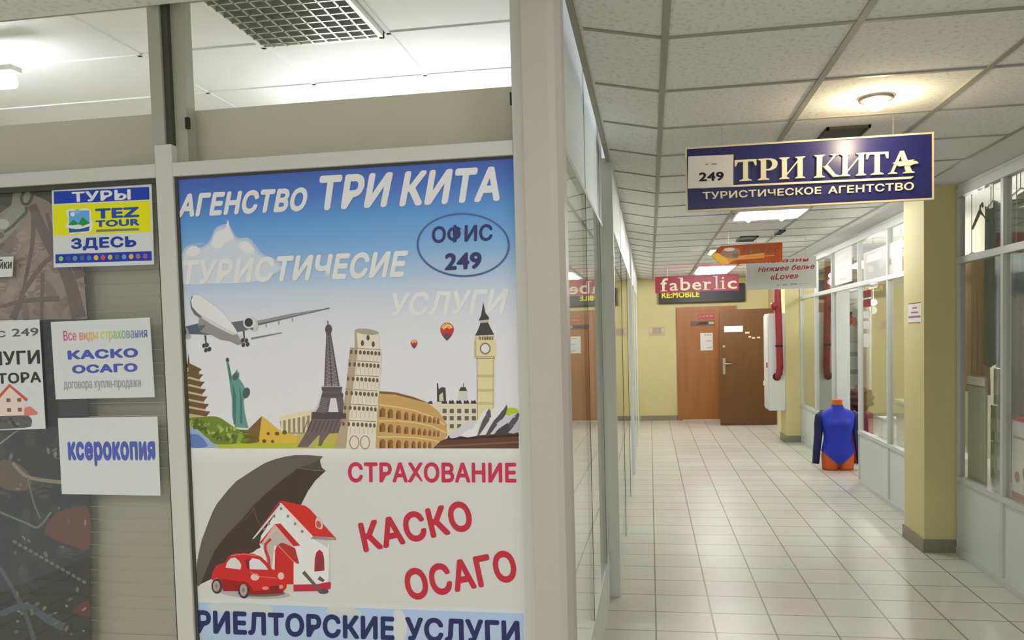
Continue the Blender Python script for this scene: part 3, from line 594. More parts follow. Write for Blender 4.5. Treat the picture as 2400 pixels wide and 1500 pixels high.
p.poly(10, (188, 46, 66), [(1060, 1302), (1270, 1300), (1395, 1275), (1405, 1290), (1402, 1342), (1290, 1362), (1062, 1366)]); p.line(11, (104, 92, 92), [(1150, 1185), (1270, 1320), (1330, 1375)], 34, 20); p.line(11, (96, 84, 86), [(1292, 1238), (1340, 1270)], 36, 26); p.ell(11, (96, 74, 78), 1335, 1365, 48, 24)
p.poly(10, (206, 200, 176), [(990, 1290), (1058, 1290), (1055, 1368), (985, 1368)])
# car
p.poly(12, (200, 44, 42), [(300, 1250), (312, 1185), (345, 1125), (428, 1095), (455, 1045), (510, 1014), (600, 1008), (690, 1018), (760, 1045), (820, 1105), (862, 1160), (975, 1185), (1000, 1270), (995, 1330), (955, 1380), (700, 1392), (650, 1320), (600, 1272), (550, 1300), (530, 1358), (410, 1362), (385, 1270), (350, 1236), (310, 1262)])
p.poly(13, (150, 32, 34), [(400, 1250), (640, 1285), (690, 1360), (960, 1345), (955, 1382), (700, 1394), (540, 1362), (410, 1362)])
p.poly(13, (214, 212, 206), [(432, 1145), (445, 1100), (478, 1060), (520, 1050), (560, 1085), (578, 1120), (570, 1162)]); p.poly(13, (216, 216, 214), [(655, 1160), (650, 1090), (680, 1056), (745, 1070), (800, 1125), (826, 1164)]); p.poly(13, (120, 44, 44), [(610, 1075), (650, 1062), (655, 1160), (635, 1160)])
for cx, cy, rx, ry in ((352, 1316, 50, 70), (602, 1352, 52, 78)): p.ell(13, (70, 52, 48), cx, cy, rx, ry); p.ell(14, (172, 158, 150), cx - 4, cy, rx * 0.66, ry * 0.72); p.ell(15, (140, 124, 118), cx - 4, cy, rx * 0.25, ry * 0.28)
p.ell(14, (226, 196, 180), 704, 1232, 40, 32); p.ell(14, (226, 190, 176), 944, 1222, 30, 34); p.poly(14, (110, 44, 40), [(840, 1318), (930, 1310), (925, 1352), (845, 1356)]); p.ell(14, (220, 150, 140), 800, 1334, 30, 16); p.ell(14, (220, 150, 140), 945, 1322, 20, 18)
p.line(14, (228, 110, 96), [(660, 1186), (760, 1230), (900, 1240)], 8); p.line(14, (236, 130, 116), [(480, 1035), (600, 1018), (720, 1036)], 7)
p.done('insurance_picture', M['ink'], po)
# poster lettering
def lettering(parent, *jobs, K=K0, fn=ap, n=NY, m='ink'):
    pr = Print(fn, n, K)
    for T, l, c, t, q, b in jobs: pr.T = T; pr.text(l, c, t, *q, bold=b)
    return pr.done('lettering', M[m], parent)
WT = (232, 238, 242)
lettering(po, (C5, 8, WT, 'АГЕНСТВО', ((124, 278), (922, 235), (893, 386), (97, 428)), 0.05))
lettering(po, (C5, 8, WT, 'ТРИ', ((988, 166), (1446, 142), (1402, 360), (962, 384)), 0.045), (C5, 8, WT, 'КИТА', ((1522, 138), (2138, 104), (2110, 322), (1480, 358)), 0.045))
lettering(po, (C5, 8, (230, 234, 242), 'ТУРИСТИЧЕСИЕ', ((132, 694), (1542, 630), (1508, 798), (108, 850)), 0.042))
lettering(po, (C7, 4, (232, 234, 238), 'УСЛУГИ', ((428, 94), (1402, 55), (1356, 268), (392, 294)), 0.036))
lettering(po, (C5, 8, (50, 56, 104), 'ОФИС', ((1688, 478), (2066, 462), (2064, 575), (1686, 592)), 0.028), (C5, 8, (50, 56, 104), '249', ((1770, 650), (1998, 640), (1996, 746), (1766, 758)), 0.04))
pr = Print(ap, NY, K0); pr.T = C5; pr.ring(7, (92, 124, 168), 1882, 598, 278, 188, 14, 0.02); pr.ring(8, (60, 70, 116), 1882, 598, 284, 192, 4, 0.02); pr.done('oval_outline', M['ink'], po)
RED = (190, 46, 62)
lettering(po, (C9, 6, (196, 50, 76), 'СТРАХОВАНИЕ', ((116, 140), (1402, 144), (1404, 298), (118, 296)), 0.034))
lettering(po, (C9, 6, RED, 'КАСКО', ((190, 606), (1030, 424), (1085, 655), (240, 834)), 0.04)); lettering(po, (C9, 6, RED, 'ОСАГО', ((528, 966), (1372, 802), (1424, 1044), (580, 1206)), 0.04))
NV = (44, 48, 96)
lettering(po, (C10, 6, NV, 'РИЕЛТОРСКИЕ', ((214, 375), (2750, 462), (2752, 768), (222, 676)), 0.042)); lettering(po, (C9, 6, NV, 'УСЛУГИ', ((552, 1322), (1426, 1352), (1432, 1536), (556, 1506)), 0.042))

# --- papers taped to the glass
I1 = (0, 0, 1.0)
def paper_on_glass(name, quad, label, cat, group=None, m='white', thick=0.0015):
    fn = quadmap(*quad, ap); c = fn(0.5, 1)
    t = thing(name, (c.x, c.y, c.z), label, cat, group)
    sheet('sheet', fn, NY, thick, M[m], t)
    return t, fn
t, fn = paper_on_glass('sticker', ((121, 441), (355, 429), (361, 620), (126, 627)), 'blue and yellow tour operator sticker, top one on the left glass', 'sticker')
pr = Print(fn, NY, K0)
pr.poly(1, (30, 62, 170), R4(0.02, 0.975, 0.045, 0.20)); pr.poly(1, (226, 222, 0), R4(0.01, 0.98, 0.215, 0.60)); pr.poly(1, (30, 56, 172), R4(0.02, 0.98, 0.835, 0.95))
pr.poly(2, (240, 236, 246), [(0.14, .30), (.2, .27), (.26, .29), (.32, .27), (.385, .30), (.385, .40), (.40, .45), (.385, .56), (.3, .585), (.24, .575), (.17, .59), (.155, .52), (.13, .49), (.155, .42)], 3)
pr.poly(3, (96, 164, 214), R4(0.165, 0.37, 0.30, 0.46)); pr.poly(4, (28, 140, 70), [(.155, .47), (.21, .41), (.26, .46), (.30, .38), (.375, .46), (.29, .50)]); pr.poly(3, (40, 84, 160), [(.16, .51), (.27, .53), (.37, .50), (.36, .56), (.165, .57)]); pr.poly(5, (214, 236, 240), [(.15, .50), (.26, .47), (.30, .50), (.24, .53)], 2)
for a, b, cc in ((.205, .34, (236, 240, 246)), (.25, .31, (120, 190, 226))): pr.ell(5, cc, a, b, .022, .03)
pr.poly(2, (120, 124, 120), R4(0.435, 0.86, 0.545, 0.575))
for i, cc in enumerate(((150, 190, 90), (60, 90, 150), (96, 150, 130), (70, 110, 120), (90, 110, 190), (224, 186, 60), (214, 84, 74), (190, 190, 90), (70, 110, 110), (120, 150, 200), (220, 180, 60), (160, 110, 120), (160, 80, 130))): pr.ell(2, cc, 0.075 + i * 0.07, 0.893, 0.024, 0.034, 0, 8)
pr.done('printed_sheet', M['ink'], t)
lettering(t, (I1, 3, (236, 238, 246), 'ТУРЫ', T4(.20, .79, .062, .19), 0.035), fn=fn)
lettering(t, (I1, 3, (34, 76, 170), 'TEZ', T4(.43, .87, .285, .41), 0.045), (I1, 3, (34, 76, 170), 'TOUR', T4(.43, .87, .43, .515), 0.045), fn=fn)
lettering(t, (I1, 3, (36, 62, 160), 'ЗДЕСЬ', T4(.18, .83, .64, .80), 0.04), fn=fn)
t, fn = paper_on_glass('paper_notice', ((118.7, 754.7), (350.7, 744), (362.7, 930.7), (130.7, 936)), 'white notice with a rainbow top line about insurance, middle one on the left glass', 'notice')
lettering(t, (I1, 2, 0, '', T4(0, 1, 0, 1), 0) if False else (I1, 2, (84, 92, 170), 'КАСКО', T4(.15, .86, .375, .495), 0.055), (I1, 2, (84, 92, 170), 'ОСАГО', T4(.185, .845, .565, .675), 0.055), fn=fn)
pr = Print(fn, NY, K0); pr.text(2, (0, 0, 0), 'Все виды страхования', *T4(.12, .965, .12, .285), bold=0.012, grad=[(190, 90, 150), (226, 130, 140), (240, 180, 110), (214, 214, 110), (150, 190, 130), (130, 150, 190), (110, 100, 170)]); pr.done('lettering', M['ink'], t)
lettering(t, (I1, 2, (160, 162, 168), 'договора купли-продажи', T4(.09, .87, .775, .90), 0.01), fn=fn)
t, fn = paper_on_glass('paper_notice', ((135.5, 980), (369, 976), (376, 1161.7), (145, 1158)), 'white sheet with one tall blue photocopying word, lowest one on the left glass', 'notice')
lettering(t, (I1, 2, (88, 98, 178), 'ксерокопия', T4(.085, .965, .31, .63), 0.055), fn=fn)
t, fn = paper_on_glass('paper_notice', ((-140, 760), (92, 749), (106.7, 1005), (-122, 1012)), 'white notice with black lettering and a small house, cut by the left picture edge', 'notice')
BK = (60, 60, 58)
lettering(t, (I1, 3, (90, 90, 88), 'офис 249', T4(.22, .985, .07, .165), 0.01), (I1, 3, BK, 'УСЛУГИ', T4(.20, .985, .275, .405), 0.03), (I1, 3, BK, 'РИЭЛТОРА', T4(.08, .985, .475, .575), 0.03), fn=fn)
pr = Print(fn, NY, K0)
pr.poly(1, (98, 100, 92), [(.25, .90), (.50, .86), (.68, .85), (.80, .86), (.86, .90), (.86, .95), (.79, .985), (.25, .985)], 3)
pr.poly(2, (226, 204, 190), [(.50, .76), (.66, .60), (.80, .72), (.79, .87), (.50, .87)]); pr.line(3, (198, 92, 76), [(.44, .79), (.66, .592), (.83, .735)], 0.03); pr.poly(3, (206, 124, 108), [(.80, .80), (.86, .79), (.93, .85), (.92, .87), (.79, .875)])
for a, b in ((.62, .71), (.73, .71), (.62, .80), (.73, .80)): pr.poly(4, (120, 104, 92), R4(a, a + .04, b, b + .035))
for k in range(26): pr.ell(2, random.choice(((70, 72, 66), (130, 130, 120), (86, 88, 80))), random.uniform(.28, .84), random.uniform(.89, .97), .02, .012, 0, 7)
pr.done('house_picture', M['ink'], t)
t, fn = paper_on_glass('paper_label', ((-60, 604), (31, 601), (29, 648), (-62, 652)), 'small pale label with the end of a word, at the left picture edge', 'label')
lettering(t, (I1, 2, (70, 70, 60), 'ключейки'[3:], T4(.42, .97, .12, .62), 0.02), fn=fn)

# --- behind the left glass: two big photo prints and a blind
PB = GP + 0.03
def bp_(px, py): return onY(px, py, PB)
def bq(a, b): return onY(a, b, PB + 0.02)
bl = thing('window_blind', bq(300, 1600), 'pale beige slatted blind hanging behind the left glass', 'blind')
bm = NB()
for k in range(46):
    z = 2.0 - 0.04 * k; slab(bm, [(-1.86, PB + 0.045, z), (-1.392, PB + 0.045, z), (-1.392, PB + 0.049, z - 0.0395), (-1.86, PB + 0.049, z - 0.0395)], (0, 0.003, 0.0))
finish('slat_sheet', bm, M['blind'], bl); finish('head_rail', bx(-1.87, -1.392, PB + 0.025, PB + 0.05, 2.0, 2.03), M['rail'], bl)
def photo_print(label, quad, base): 
    fn = quadmap(*quad, bp_); t = thing('photo_print', fn(.5, 1), label, 'photo print'); sheet('sheet', fn, NY, 0.002, M['dark'], t); pr = Print(bp_, NY, 1.15); pr.poly(1, base, list(quad)); return t, pr
t, pr = photo_print('brown photo print of branches and pale keys, upper one behind the left glass', ((-140, 430), (178, 424), (205, 748), (-122, 752)), (150, 132, 116))
pr.poly(2, (62, 60, 46), [(-140, 430), (178, 424), (186, 520), (150, 500), (110, 470), (75, 455), (40, 470), (0, 500), (-140, 520)], 0)
random.seed(11)
for k in range(60): pr.ell(3, random.choice(((160, 140, 124), (138, 118, 102), (168, 150, 134), (128, 110, 96))), random.uniform(-30, 185), random.uniform(540, 735), random.uniform(10, 34), random.uniform(6, 18), random.uniform(0, 3), 10)
for q, a, b in (([(75, 480), (110, 560), (160, 650), (185, 745)], 20, 34), ([(80, 500), (75, 580), (55, 680)], 12, 7), ([(50, 690), (100, 620), (128, 590), (110, 500)], 12, 9), ([(100, 640), (98, 748)], 9, 8), ([(0, 720), (60, 705), (140, 700)], 8, 14), ([(55, 690), (30, 748)], 14, 18), ([(150, 560), (190, 650)], 12, 24), ([(10, 570), (-60, 640)], 10, 8), ([(95, 540), (140, 600), (170, 690)], 8, 14)): pr.line(4, (104, 84, 72), q, a, b, 4)
pr.poly(5, (152, 152, 130), [(20, 500), (32, 450), (48, 432), (66, 430), (78, 446), (70, 470), (66, 500), (58, 506), (50, 520), (30, 545), (15, 560), (0, 572), (-30, 575), (-30, 520)], 3)
pr.ring(6, (70, 72, 58), 63, 462, 8, 14, 7, 0.3); pr.line(6, (70, 72, 58), [(63, 484), (62, 498), (30, 530), (10, 545)], 8, 6); pr.ell(6, (196, 196, 176), 8, 525, 14, 12); pr.ell(6, (96, 100, 84), 2, 552, 8, 8)
pr.done('printed_sheet', M['inkgloss'], t)
t, pr = photo_print('dark photo print of chains and rusty iron, lower one behind the left glass', ((-122, 754), (203, 749), (214, 1560), (-80, 1560)), (44, 42, 34))
for k in range(90): pr.ell(2, random.choice(((38, 38, 30), (58, 54, 44), (36, 40, 38), (70, 62, 50), (30, 32, 28))), random.uniform(-20, 195), random.uniform(765, 1480), random.uniform(10, 44), random.uniform(8, 22), random.uniform(0, 3), 10)
pr.poly(3, (104, 60, 38), [(130, 1205), (170, 1190), (208, 1192), (210, 1285), (170, 1280), (120, 1260), (105, 1240)], 3); pr.poly(3, (92, 54, 36), [(170, 1430), (205, 1405), (212, 1430), (212, 1445), (180, 1440)], 2); pr.poly(3, (104, 84, 62), [(0, 1080), (40, 1085), (75, 1120), (60, 1150), (0, 1140)], 3)
for q, cc, w0, w1 in (([(30, 1085), (60, 1115), (100, 1125), (145, 1130)], (150, 140, 112), 8, 9), ([(0, 1200), (60, 1225), (90, 1235), (120, 1200)], (110, 122, 112), 5, 5), ([(65, 1120), (80, 1180), (95, 1215)], (104, 112, 96), 5, 4), ([(0, 1330), (30, 1380), (60, 1440), (80, 1500), (90, 1560)], (80, 88, 92), 9, 12), ([(0, 1040), (40, 1010), (60, 1000)], (140, 140, 120), 5, 3), ([(0, 1440), (60, 1420), (110, 1450), (150, 1470)], (76, 88, 100), 14, 20)): pr.line(4, cc, q, w0, w1, 4)
for i in range(14): pr.ell(5, (112, 116, 108), 35 + i * 12.5, 1270 + i * 7.2, 6, 4, 0.5, 8)
for k in range(40): pr.ell(5, random.choice(((140, 132, 112), (120, 112, 92), (98, 96, 84))), random.uniform(20, 200), random.uniform(1020, 1300) if k % 2 else random.uniform(1380, 1490), random.uniform(2, 9), random.uniform(2, 5), random.uniform(0, 3), 7)
pr.done('printed_sheet', M['inkgloss'], t)

# --- lamps and things inside the left shop
def ceiling_lamp(x0, x1, y0, y1, z, label, tubes, m, group, ax=0):
    t = thing('ceiling_light', ((x0 + x1) / 2, (y0 + y1) / 2, z - 0.03), label, 'ceiling light', group)
    bm = NB()
    for a, b, c, d in ((x0, x1, y0, y0 + 0.015), (x0, x1, y1 - 0.015, y1), (x0, x0 + 0.015, y0 + 0.015, y1 - 0.015), (x1 - 0.015, x1, y0 + 0.015, y1 - 0.015)): box(bm, a, b, c, d, z - 0.022, z - 0.001)
    finish('frame', bm, M['reflector'], t); finish('reflector', bx(x0 + 0.015, x1 - 0.015, y0 + 0.015, y1 - 0.015, z - 0.006, z - 0.002), M['reflector'], t)
    for k in range(tubes):
        f = (k + 0.5) / tubes
        if ax == 0: c = y0 + (y1 - y0) * f; path = [(x0 + 0.03, c, z - 0.026), (x1 - 0.03, c, z - 0.026)]
        else: c = x0 + (x1 - x0) * f; path = [(c, y0 + 0.03, z - 0.026), (c, y1 - 0.03, z - 0.026)]
        finish('tube', tube(NB(), path, 0.016, 10), m, t, True)
    return t
t = thing('ceiling_light', (-1.38, 3.2, 2.86), 'square louvred fluorescent light seen through the glass above the poster', 'ceiling light')
x0, x1, y0, y1, z = -1.665, -1.105, 2.945, 3.505, 2.9
bm = NB()
for a, b, c, d in ((x0, x1, y0, y0 + 0.02), (x0, x1, y1 - 0.02, y1), (x0, x0 + 0.02, y0, y1), (x1 - 0.02, x1, y0, y1)): box(bm, a, b, c, d, z - 0.03, z - 0.001)
finish('frame', bm, M['reflector'], t); finish('reflector', bx(x0 + .02, x1 - .02, y0 + .02, y1 - .02, z - 0.006, z - 0.001), M['louver'], t)
bm = NB()
for k in range(1, 9): x = x0 + (x1 - x0) * k / 9; box(bm, x - 0.004, x + 0.004, y0 + 0.02, y1 - 0.02, z - 0.034, z - 0.014)
for k in range(1, 9): y = y0 + (y1 - y0) * k / 9; box(bm, x0 + 0.02, x1 - 0.02, y - 0.004, y + 0.004, z - 0.034, z - 0.014)
finish('louver', bm, M['louver'], t)
for k in range(4): y = y0 + (y1 - y0) * (k + .5) / 4; finish('tube', tube(NB(), [(x0 + .03, y, z - 0.012), (x1 - .03, y, z - 0.012)], 0.006, 8), M['reflector'], t, True)
t = thing('pendant_light', (-2.75, 3.2, 2.69), 'bright tube lamp hanging in the left shop at the picture edge', 'pendant light')
finish('tube', tube(NB(), [(-3.6, 3.15, 2.70), (-2.62, 3.15, 2.70)], 0.03, 12), M['shoptube'], t, True); finish('housing', bx(-3.62, -2.60, 3.12, 3.18, 2.738, 2.76), M['reflector'], t)
for x in (-3.4, -2.8): finish('hanger', tube(NB(), [(x, 3.15, 2.76), (x, 3.15, 2.9)], 0.004, 6), M['wire'], t)
t = thing('added_tube_light', (-1.1, 4.36, 2.43), 'added unseen tube lamp on the back wall inside the left shop, low behind the poster', 'added light')  # hidden lamp, added to brighten the shop ceiling and spill into the corridor
finish('tube', tube(NB(), [(-1.75, 4.36, 2.45), (-0.55, 4.36, 2.45)], 0.03, 12), M['shoptube'], t, True); finish('housing', bx(-1.77, -0.53, 4.40, 4.449, 2.42, 2.48), M['reflector'], t)
# ------------------------------------------------------------------ corridor ceiling
g = 'fluorescent ceiling lights'
ceiling_lamp(0.70, 1.24, 0.95, 1.5, CEIL - 0.001, 'added unseen fluorescent light in the ceiling above the viewer, before the warm downlight', 2, M['addedtube'], g, 1)  # out-of-view lamp, added to brighten the white post on the left
ceiling_lamp(0.70, 1.24, 6.75, 7.30, CEIL - 0.005, 'nearest corridor fluorescent light, just below the navy sign', 2, M['tube'], g, 1)
ceiling_lamp(0.70, 1.24, 9.77, 10.33, CEIL - 0.005, 'corridor fluorescent light half hidden by the orange arrow sign', 2, M['tube'], g, 0)
ceiling_lamp(0.70, 1.24, 12.2, 13.6, CEIL - 0.005, 'farthest corridor fluorescent light, a glowing panel above the red sign', 4, M['tube'], g, 0)
t = thing('downlight', (0.95, 3.72, CEIL - 0.03), 'round glowing warm downlight in the ceiling in front of the navy sign', 'downlight')
bm = NB(); n = 28; A = [2 * math.pi * k / n for k in range(n)]
ring_loft(bm, [[(0.95 + math.cos(a) * r, 3.72 + math.sin(a) * r, CEIL - h) for a in A] for r, h in ((0.072, 0.001), (0.07, 0.012), (0.05, 0.014), (0.047, 0.004))], False, False)
finish('bezel', bm, M['chrome'], t, True); bm = NB(); ring_loft(bm, [[(0.95 + math.cos(a) * .046 * math.sin(p_), 3.72 + math.sin(a) * .046 * math.sin(p_), CEIL - 0.008 - .05 * math.cos(p_)) for a in A] for p_ in (.05, .4, .8, 1.2, 1.57)]); finish('bulb', bm, M['bulb'], t, True)
l = bpy.data.lights.new('downlight_lamp', 'POINT'); l.energy = 5.0; l.color = (1.0, 0.80, 0.50); l.shadow_soft_size = 0.03
o = bpy.data.objects.new('downlight_lamp', l); COL.objects.link(o); o.location = (0.95, 3.72, CEIL - 0.10)
def vent(x0, x1, y0, y1, label):
    t = thing('ceiling_vent', ((x0 + x1) / 2, (y0 + y1) / 2, CEIL - 0.02), label, 'ceiling vent')
    finish('duct_box', bx(x0 + 0.012, x1 - 0.012, y0 + 0.012, y1 - 0.012, CEIL - 0.008, CEIL - 0.001), M['dark'], t)
    bm = NB()
    for a, b, c, d in ((x0, x1, y0, y0 + 0.012), (x0, x1, y1 - 0.012, y1), (x0, x0 + 0.012, y0, y1), (x1 - 0.012, x1, y0, y1)): box(bm, a, b, c, d, CEIL - 0.014, CEIL - 0.001)
    finish('rim', bm, M['dark'], t)
    return t
vent(0.85, 1.05, 4.20, 4.52, 'dark square ceiling opening just above the navy sign')
vent(0.92, 1.10, 8.70, 9.14, 'dark ceiling opening above the orange arrow sign')
vent(1.24, 1.30, 8.30, 8.62, 'small dark ceiling slot right of the orange arrow sign')

# ------------------------------------------------------------------ hanging signs
def board(name, x0, x1, z0, z1, y, th, label, face, rim, wires=True, cat='sign'):
    t = thing(name, ((x0 + x1) / 2, y, z0), label, cat)
    finish('board', bx(x0, x1, y, y + th, z0, z1, bev=0.002), face, t)
    if rim: 
        bm = NB(); r = 0.008
        for a, b, c, d in ((x0 - r, x1 + r, z1, z1 + r), (x0 - r, x1 + r, z0 - r, z0), (x0 - r, x0, z0, z1), (x1, x1 + r, z0, z1)): box(bm, a, b, y - 0.002, y + th + 0.002, c, d)
        finish('rim', bm, rim, t)
    if wires:
        for f in (0.15, 0.85): x = x0 + (x1 - x0) * f; finish('wire', tube(NB(), [(x, y + th / 2, z1), (x, y + th / 2, CEIL)], 0.0018, 6), M['wire'], t)
    return t
SY = 4.0
t = board('hanging_sign', 0.186, 1.256, 2.142, 2.424, SY, 0.018, 'navy hanging sign with raised cream letters and number 249', M['navy'], M['creamrim'])
def sp(px, py): return onY(px, py, SY)
SG = (1580, 280, 3.75)
pr = Print(sp, NY); pr.T = SG; CR = (246, 238, 210)
SERIF = {  # polygons on a unit-high cell, (x, y up)
 'Т': (0.86, [[(0, .70), (.05, .70), (.13, .90), (.73, .90), (.81, .70), (.86, .70), (.86, 1), (0, 1)], [(.33, .06), (.53, .06), (.53, .95), (.33, .95)], [(.18, 0), (.68, 0), (.68, .035), (.53, .10), (.33, .10), (.18, .035)]]),
 'Р': (0.80, [[(.12, .05), (.33, .05), (.33, .95), (.12, .95)], [(0, 0), (.46, 0), (.46, .035), (.33, .10), (.12, .10), (0, .035)], [(0, .965), (.12, .90), (.33, .90), (.33, 1), (0, 1)],
   [(.33, 1), (.52, .99), (.68, .93), (.77, .82), (.78, .70), (.74, .57), (.62, .47), (.48, .43), (.33, .44), (.33, .50), (.44, .51), (.53, .58), (.57, .70), (.56, .82), (.50, .91), (.42, .94), (.33, .94)]]),
 'И': (1.02, [[(.10, .05), (.30, .05), (.30, .95), (.10, .95)], [(.72, .05), (.92, .05), (.92, .95), (.72, .95)], [(0, 0), (.40, 0), (.40, .03), (.30, .09), (.10, .09), (0, .03)], [(0, 1), (0, .97), (.10, .91), (.30, .91), (.40, .97), (.40, 1)],
   [(.62, 0), (1.02, 0), (1.02, .03), (.92, .09), (.72, .09), (.62, .03)], [(.62, 1), (.62, .97), (.72, .91), (.92, .91), (1.02, .97), (1.02, 1)], [(.30, .17), (.72, .74), (.72, .84), (.30, .27)]]),
 'К': (1.0, [[(.10, .05), (.31, .05), (.31, .95), (.10, .95)], [(0, 0), (.42, 0), (.42, .03), (.31, .09), (.10, .09), (0, .03)], [(0, 1), (0, .97), (.10, .91), (.31, .91), (.42, .97), (.42, 1)],
   [(.31, .46), (.44, .50), (.74, .94), (.62, .97), (.62, 1), (.96, 1), (.96, .97), (.84, .93), (.52, .55), (.84, .10), (1.02, .03), (1.02, 0), (.74, 0), (.36, .46)]]),
 'А': (0.98, [[(.46, 1), (.60, 1), (.92, .06), (.70, .06), (.48, .78), (.20, .06), (.10, .06)], [(0, 0), (.34, 0), (.34, .03), (.22, .08), (.10, .08), (0, .03)], [(.58, 0), (1.02, 0), (1.02, .03), (.92, .08), (.70, .08), (.58, .03)]])}
def serif_word(word, TL, TR, BR, BL, gap=0.05, depth=0.012):
    tot = sum(SERIF[c][0] for c in word) + gap * (len(word) - 1); x = 0
    for ch in word:
        wdt, polys = SERIF[ch]; new = []
        for iq, q in enumerate(polys):
            vs = []
            for a, b in q:
                u = (x + a) / tot; vs.append(pr.bm.verts.new(pr.P(tuple((1 - u) * (1 - b) * BL[j] + u * (1 - b) * BR[j] + u * b * TR[j] + (1 - u) * b * TL[j] for j in (0, 1)), 6 + 0.6 * iq)))
            f = pr.bm.faces.new(vs)
            for lp in f.loops: lp[pr.lay] = L(CR)
            new.append(f)
        for f in new: pr.raise_faces([f], depth)
        x += wdt + gap
serif_word('ТРИ', (530, 362), (1148, 328), (1148, 518), (530, 548)); serif_word('КИТА', (1228, 318), (2098, 276), (2098, 472), (1225, 516), 0.0)
fs = [(1915, 385), (1960, 378), (2010, 372), (2060, 362), (2105, 358), (2085, 368), (2120, 372), (2140, 392), (2100, 396), (2070, 412), (2020, 410), (1975, 418), (1930, 400)]
vs = [pr.bm.verts.new(pr.P(q, 8)) for q in fs]; f = pr.bm.faces.new(vs); 
for lp in f.loops: lp[pr.lay] = L(CR)
pr.raise_faces([f], 0.016)
vs = [pr.bm.verts.new(pr.P(q, 6)) for q in ((250, 592), (2102, 504), (2075, 524), (250, 608))]; f = pr.bm.faces.new(vs)
for lp in f.loops: lp[pr.lay] = L(CR)
pr.raise_faces([f], 0.010); pr.done('raised_lettering', M['cream'], t)
pr = Print(sp, NY); pr.T = SG
pr.text(6, (226, 220, 200), 'ТУРИСТИЧЕСКОЕ', (248, 640), (1292, 592), (1290, 656), (252, 704), bold=0.02, depth=0.007); pr.done('raised_lettering', M['cream'], t); pr = Print(sp, NY); pr.T = SG; pr.text(6, (226, 220, 200), 'АГЕНТСТВО', (1352, 590), (2104, 552), (2102, 622), (1350, 656), bold=0.02, depth=0.007)
pr.done('raised_lettering', M['cream'], t)
fn = quadmap((125 / 3.75 + 1580, 325 / 3.75 + 280), (522 / 3.75 + 1580, 307 / 3.75 + 280), (520 / 3.75 + 1580, 590 / 3.75 + 280), (120 / 3.75 + 1580, 605 / 3.75 + 280), lambda a, b: onY(a, b, SY - 0.02))
pc = finish('number_plate', slab(NB(), [fn(0, 0), fn(1, 0), fn(1, 1), fn(0, 1)], (0, 0.0195, 0)), M['paper'], t)
lettering(t, (I1, 1, (40, 30, 30), '249', T4(.24, .79, .52, .80), 0.035), (I1, 1, (90, 80, 78), 'офис', T4(.38, .64, .24, .31), 0.02), fn=fn, K=1.0)

FY = 12.0
t = board('hanging_sign', 0.088, 1.241, 2.144, 2.375, FY, 0.02, 'crimson hanging sign with a white lowercase name, in front of the end wall', mat('crimson_board', (168, 36, 58), 0.4), None)
fn = rectmap((0.088, FY, 2.375), (1.153, 0, 0), (0, 0, -0.231))
pr = Print(fn, NY)
WH = (238, 226, 224)
def glyph(ch, u0, u1, v0, v1, b=0.014): pr.text(5, WH, ch, *T4(u0, u1, v0, v1), bold=b, depth=0.008)
glyph('f', .065, .155, .10, .88); glyph('a', .175, .275, .40, .89); glyph('b', .305, .425, .10, .89); glyph('e', .445, .555, .40, .89); glyph('r', .59, .675, .40, .88, .018); glyph('l', .725, .747, .08, .88, .004); glyph('i', .80, .826, .14, .88, .010); glyph('c', .865, .975, .40, .89)
for u, v, wd in ((.105, .88, .08), (.62, .88, .08), (.736, .88, .07), (.813, .88, .07), (.29, .12, .03), (.712, .10, .03), (.79, .42, .03), (.585, .42, .03)):
    vs = [pr.bm.verts.new(pr.P(q, 5)) for q in ((u - wd / 2, v - .03), (u + wd / 2, v - .03), (u + wd / 2, v + .015), (u - wd / 2, v + .015))]; f = pr.bm.faces.new(vs)
    for lp in f.loops: lp[pr.lay] = L(WH)
    pr.raise_faces([f], 0.008)
pr.done('raised_lettering', M['cream'], t)

MY = 8.0
t = thing('hanging_sign', (0.9, MY, 2.2), 'orange arrow shaped hanging sign pointing left with a lens picture', 'sign')
fr = [(0.573, 2.290), (0.672, 2.372), (1.221, 2.379), (1.221, 2.203), (0.672, 2.195)]
finish('board', slab(NB(), [(x, MY, z) for x, z in fr], (0, 0.015, 0)), mat('orange_board', (148, 62, 10), 0.6, spec=0.2), t)
for x in (0.74, 1.14): finish('wire', tube(NB(), [(x, MY + 0.008, 2.372), (x, MY + 0.008, CEIL)], 0.0018, 6), M['wire'], t)
pr = Print(lambda a, b: Vector((a, MY, b)), NY)
pr.poly(1, (190, 128, 4), [(0.573, 2.290), (0.61, 2.318), (0.70, 2.285), (0.80, 2.27), (1.06, 2.29), (1.06, 2.245), (0.80, 2.235), (0.73, 2.20), (0.672, 2.195)], 0)
pr.poly(2, (206, 160, 20), [(0.58, 2.288), (0.64, 2.305), (0.72, 2.25), (0.75, 2.205), (0.672, 2.197)], 0)
pr.poly(3, (128, 92, 70), [(0.665, 2.30), (0.70, 2.345), (0.78, 2.352), (0.835, 2.33), (0.84, 2.275), (0.80, 2.25), (0.73, 2.262), (0.69, 2.275)], 3); pr.ell(4, (196, 180, 164), 0.745, 2.335, 0.05, 0.016); pr.ell(4, (80, 60, 50), 0.80, 2.28, 0.03, 0.02)
pr.text(4, (84, 44, 14), 'Master', (0.875, 2.345), (1.19, 2.352), (1.19, 2.295), (0.875, 2.288), bold=0.012); pr.poly(3, (170, 108, 36), [(0.885, 2.265), (1.15, 2.268), (1.15, 2.258), (0.885, 2.255)])
pr.done('printed_sheet', M['ink'], t)

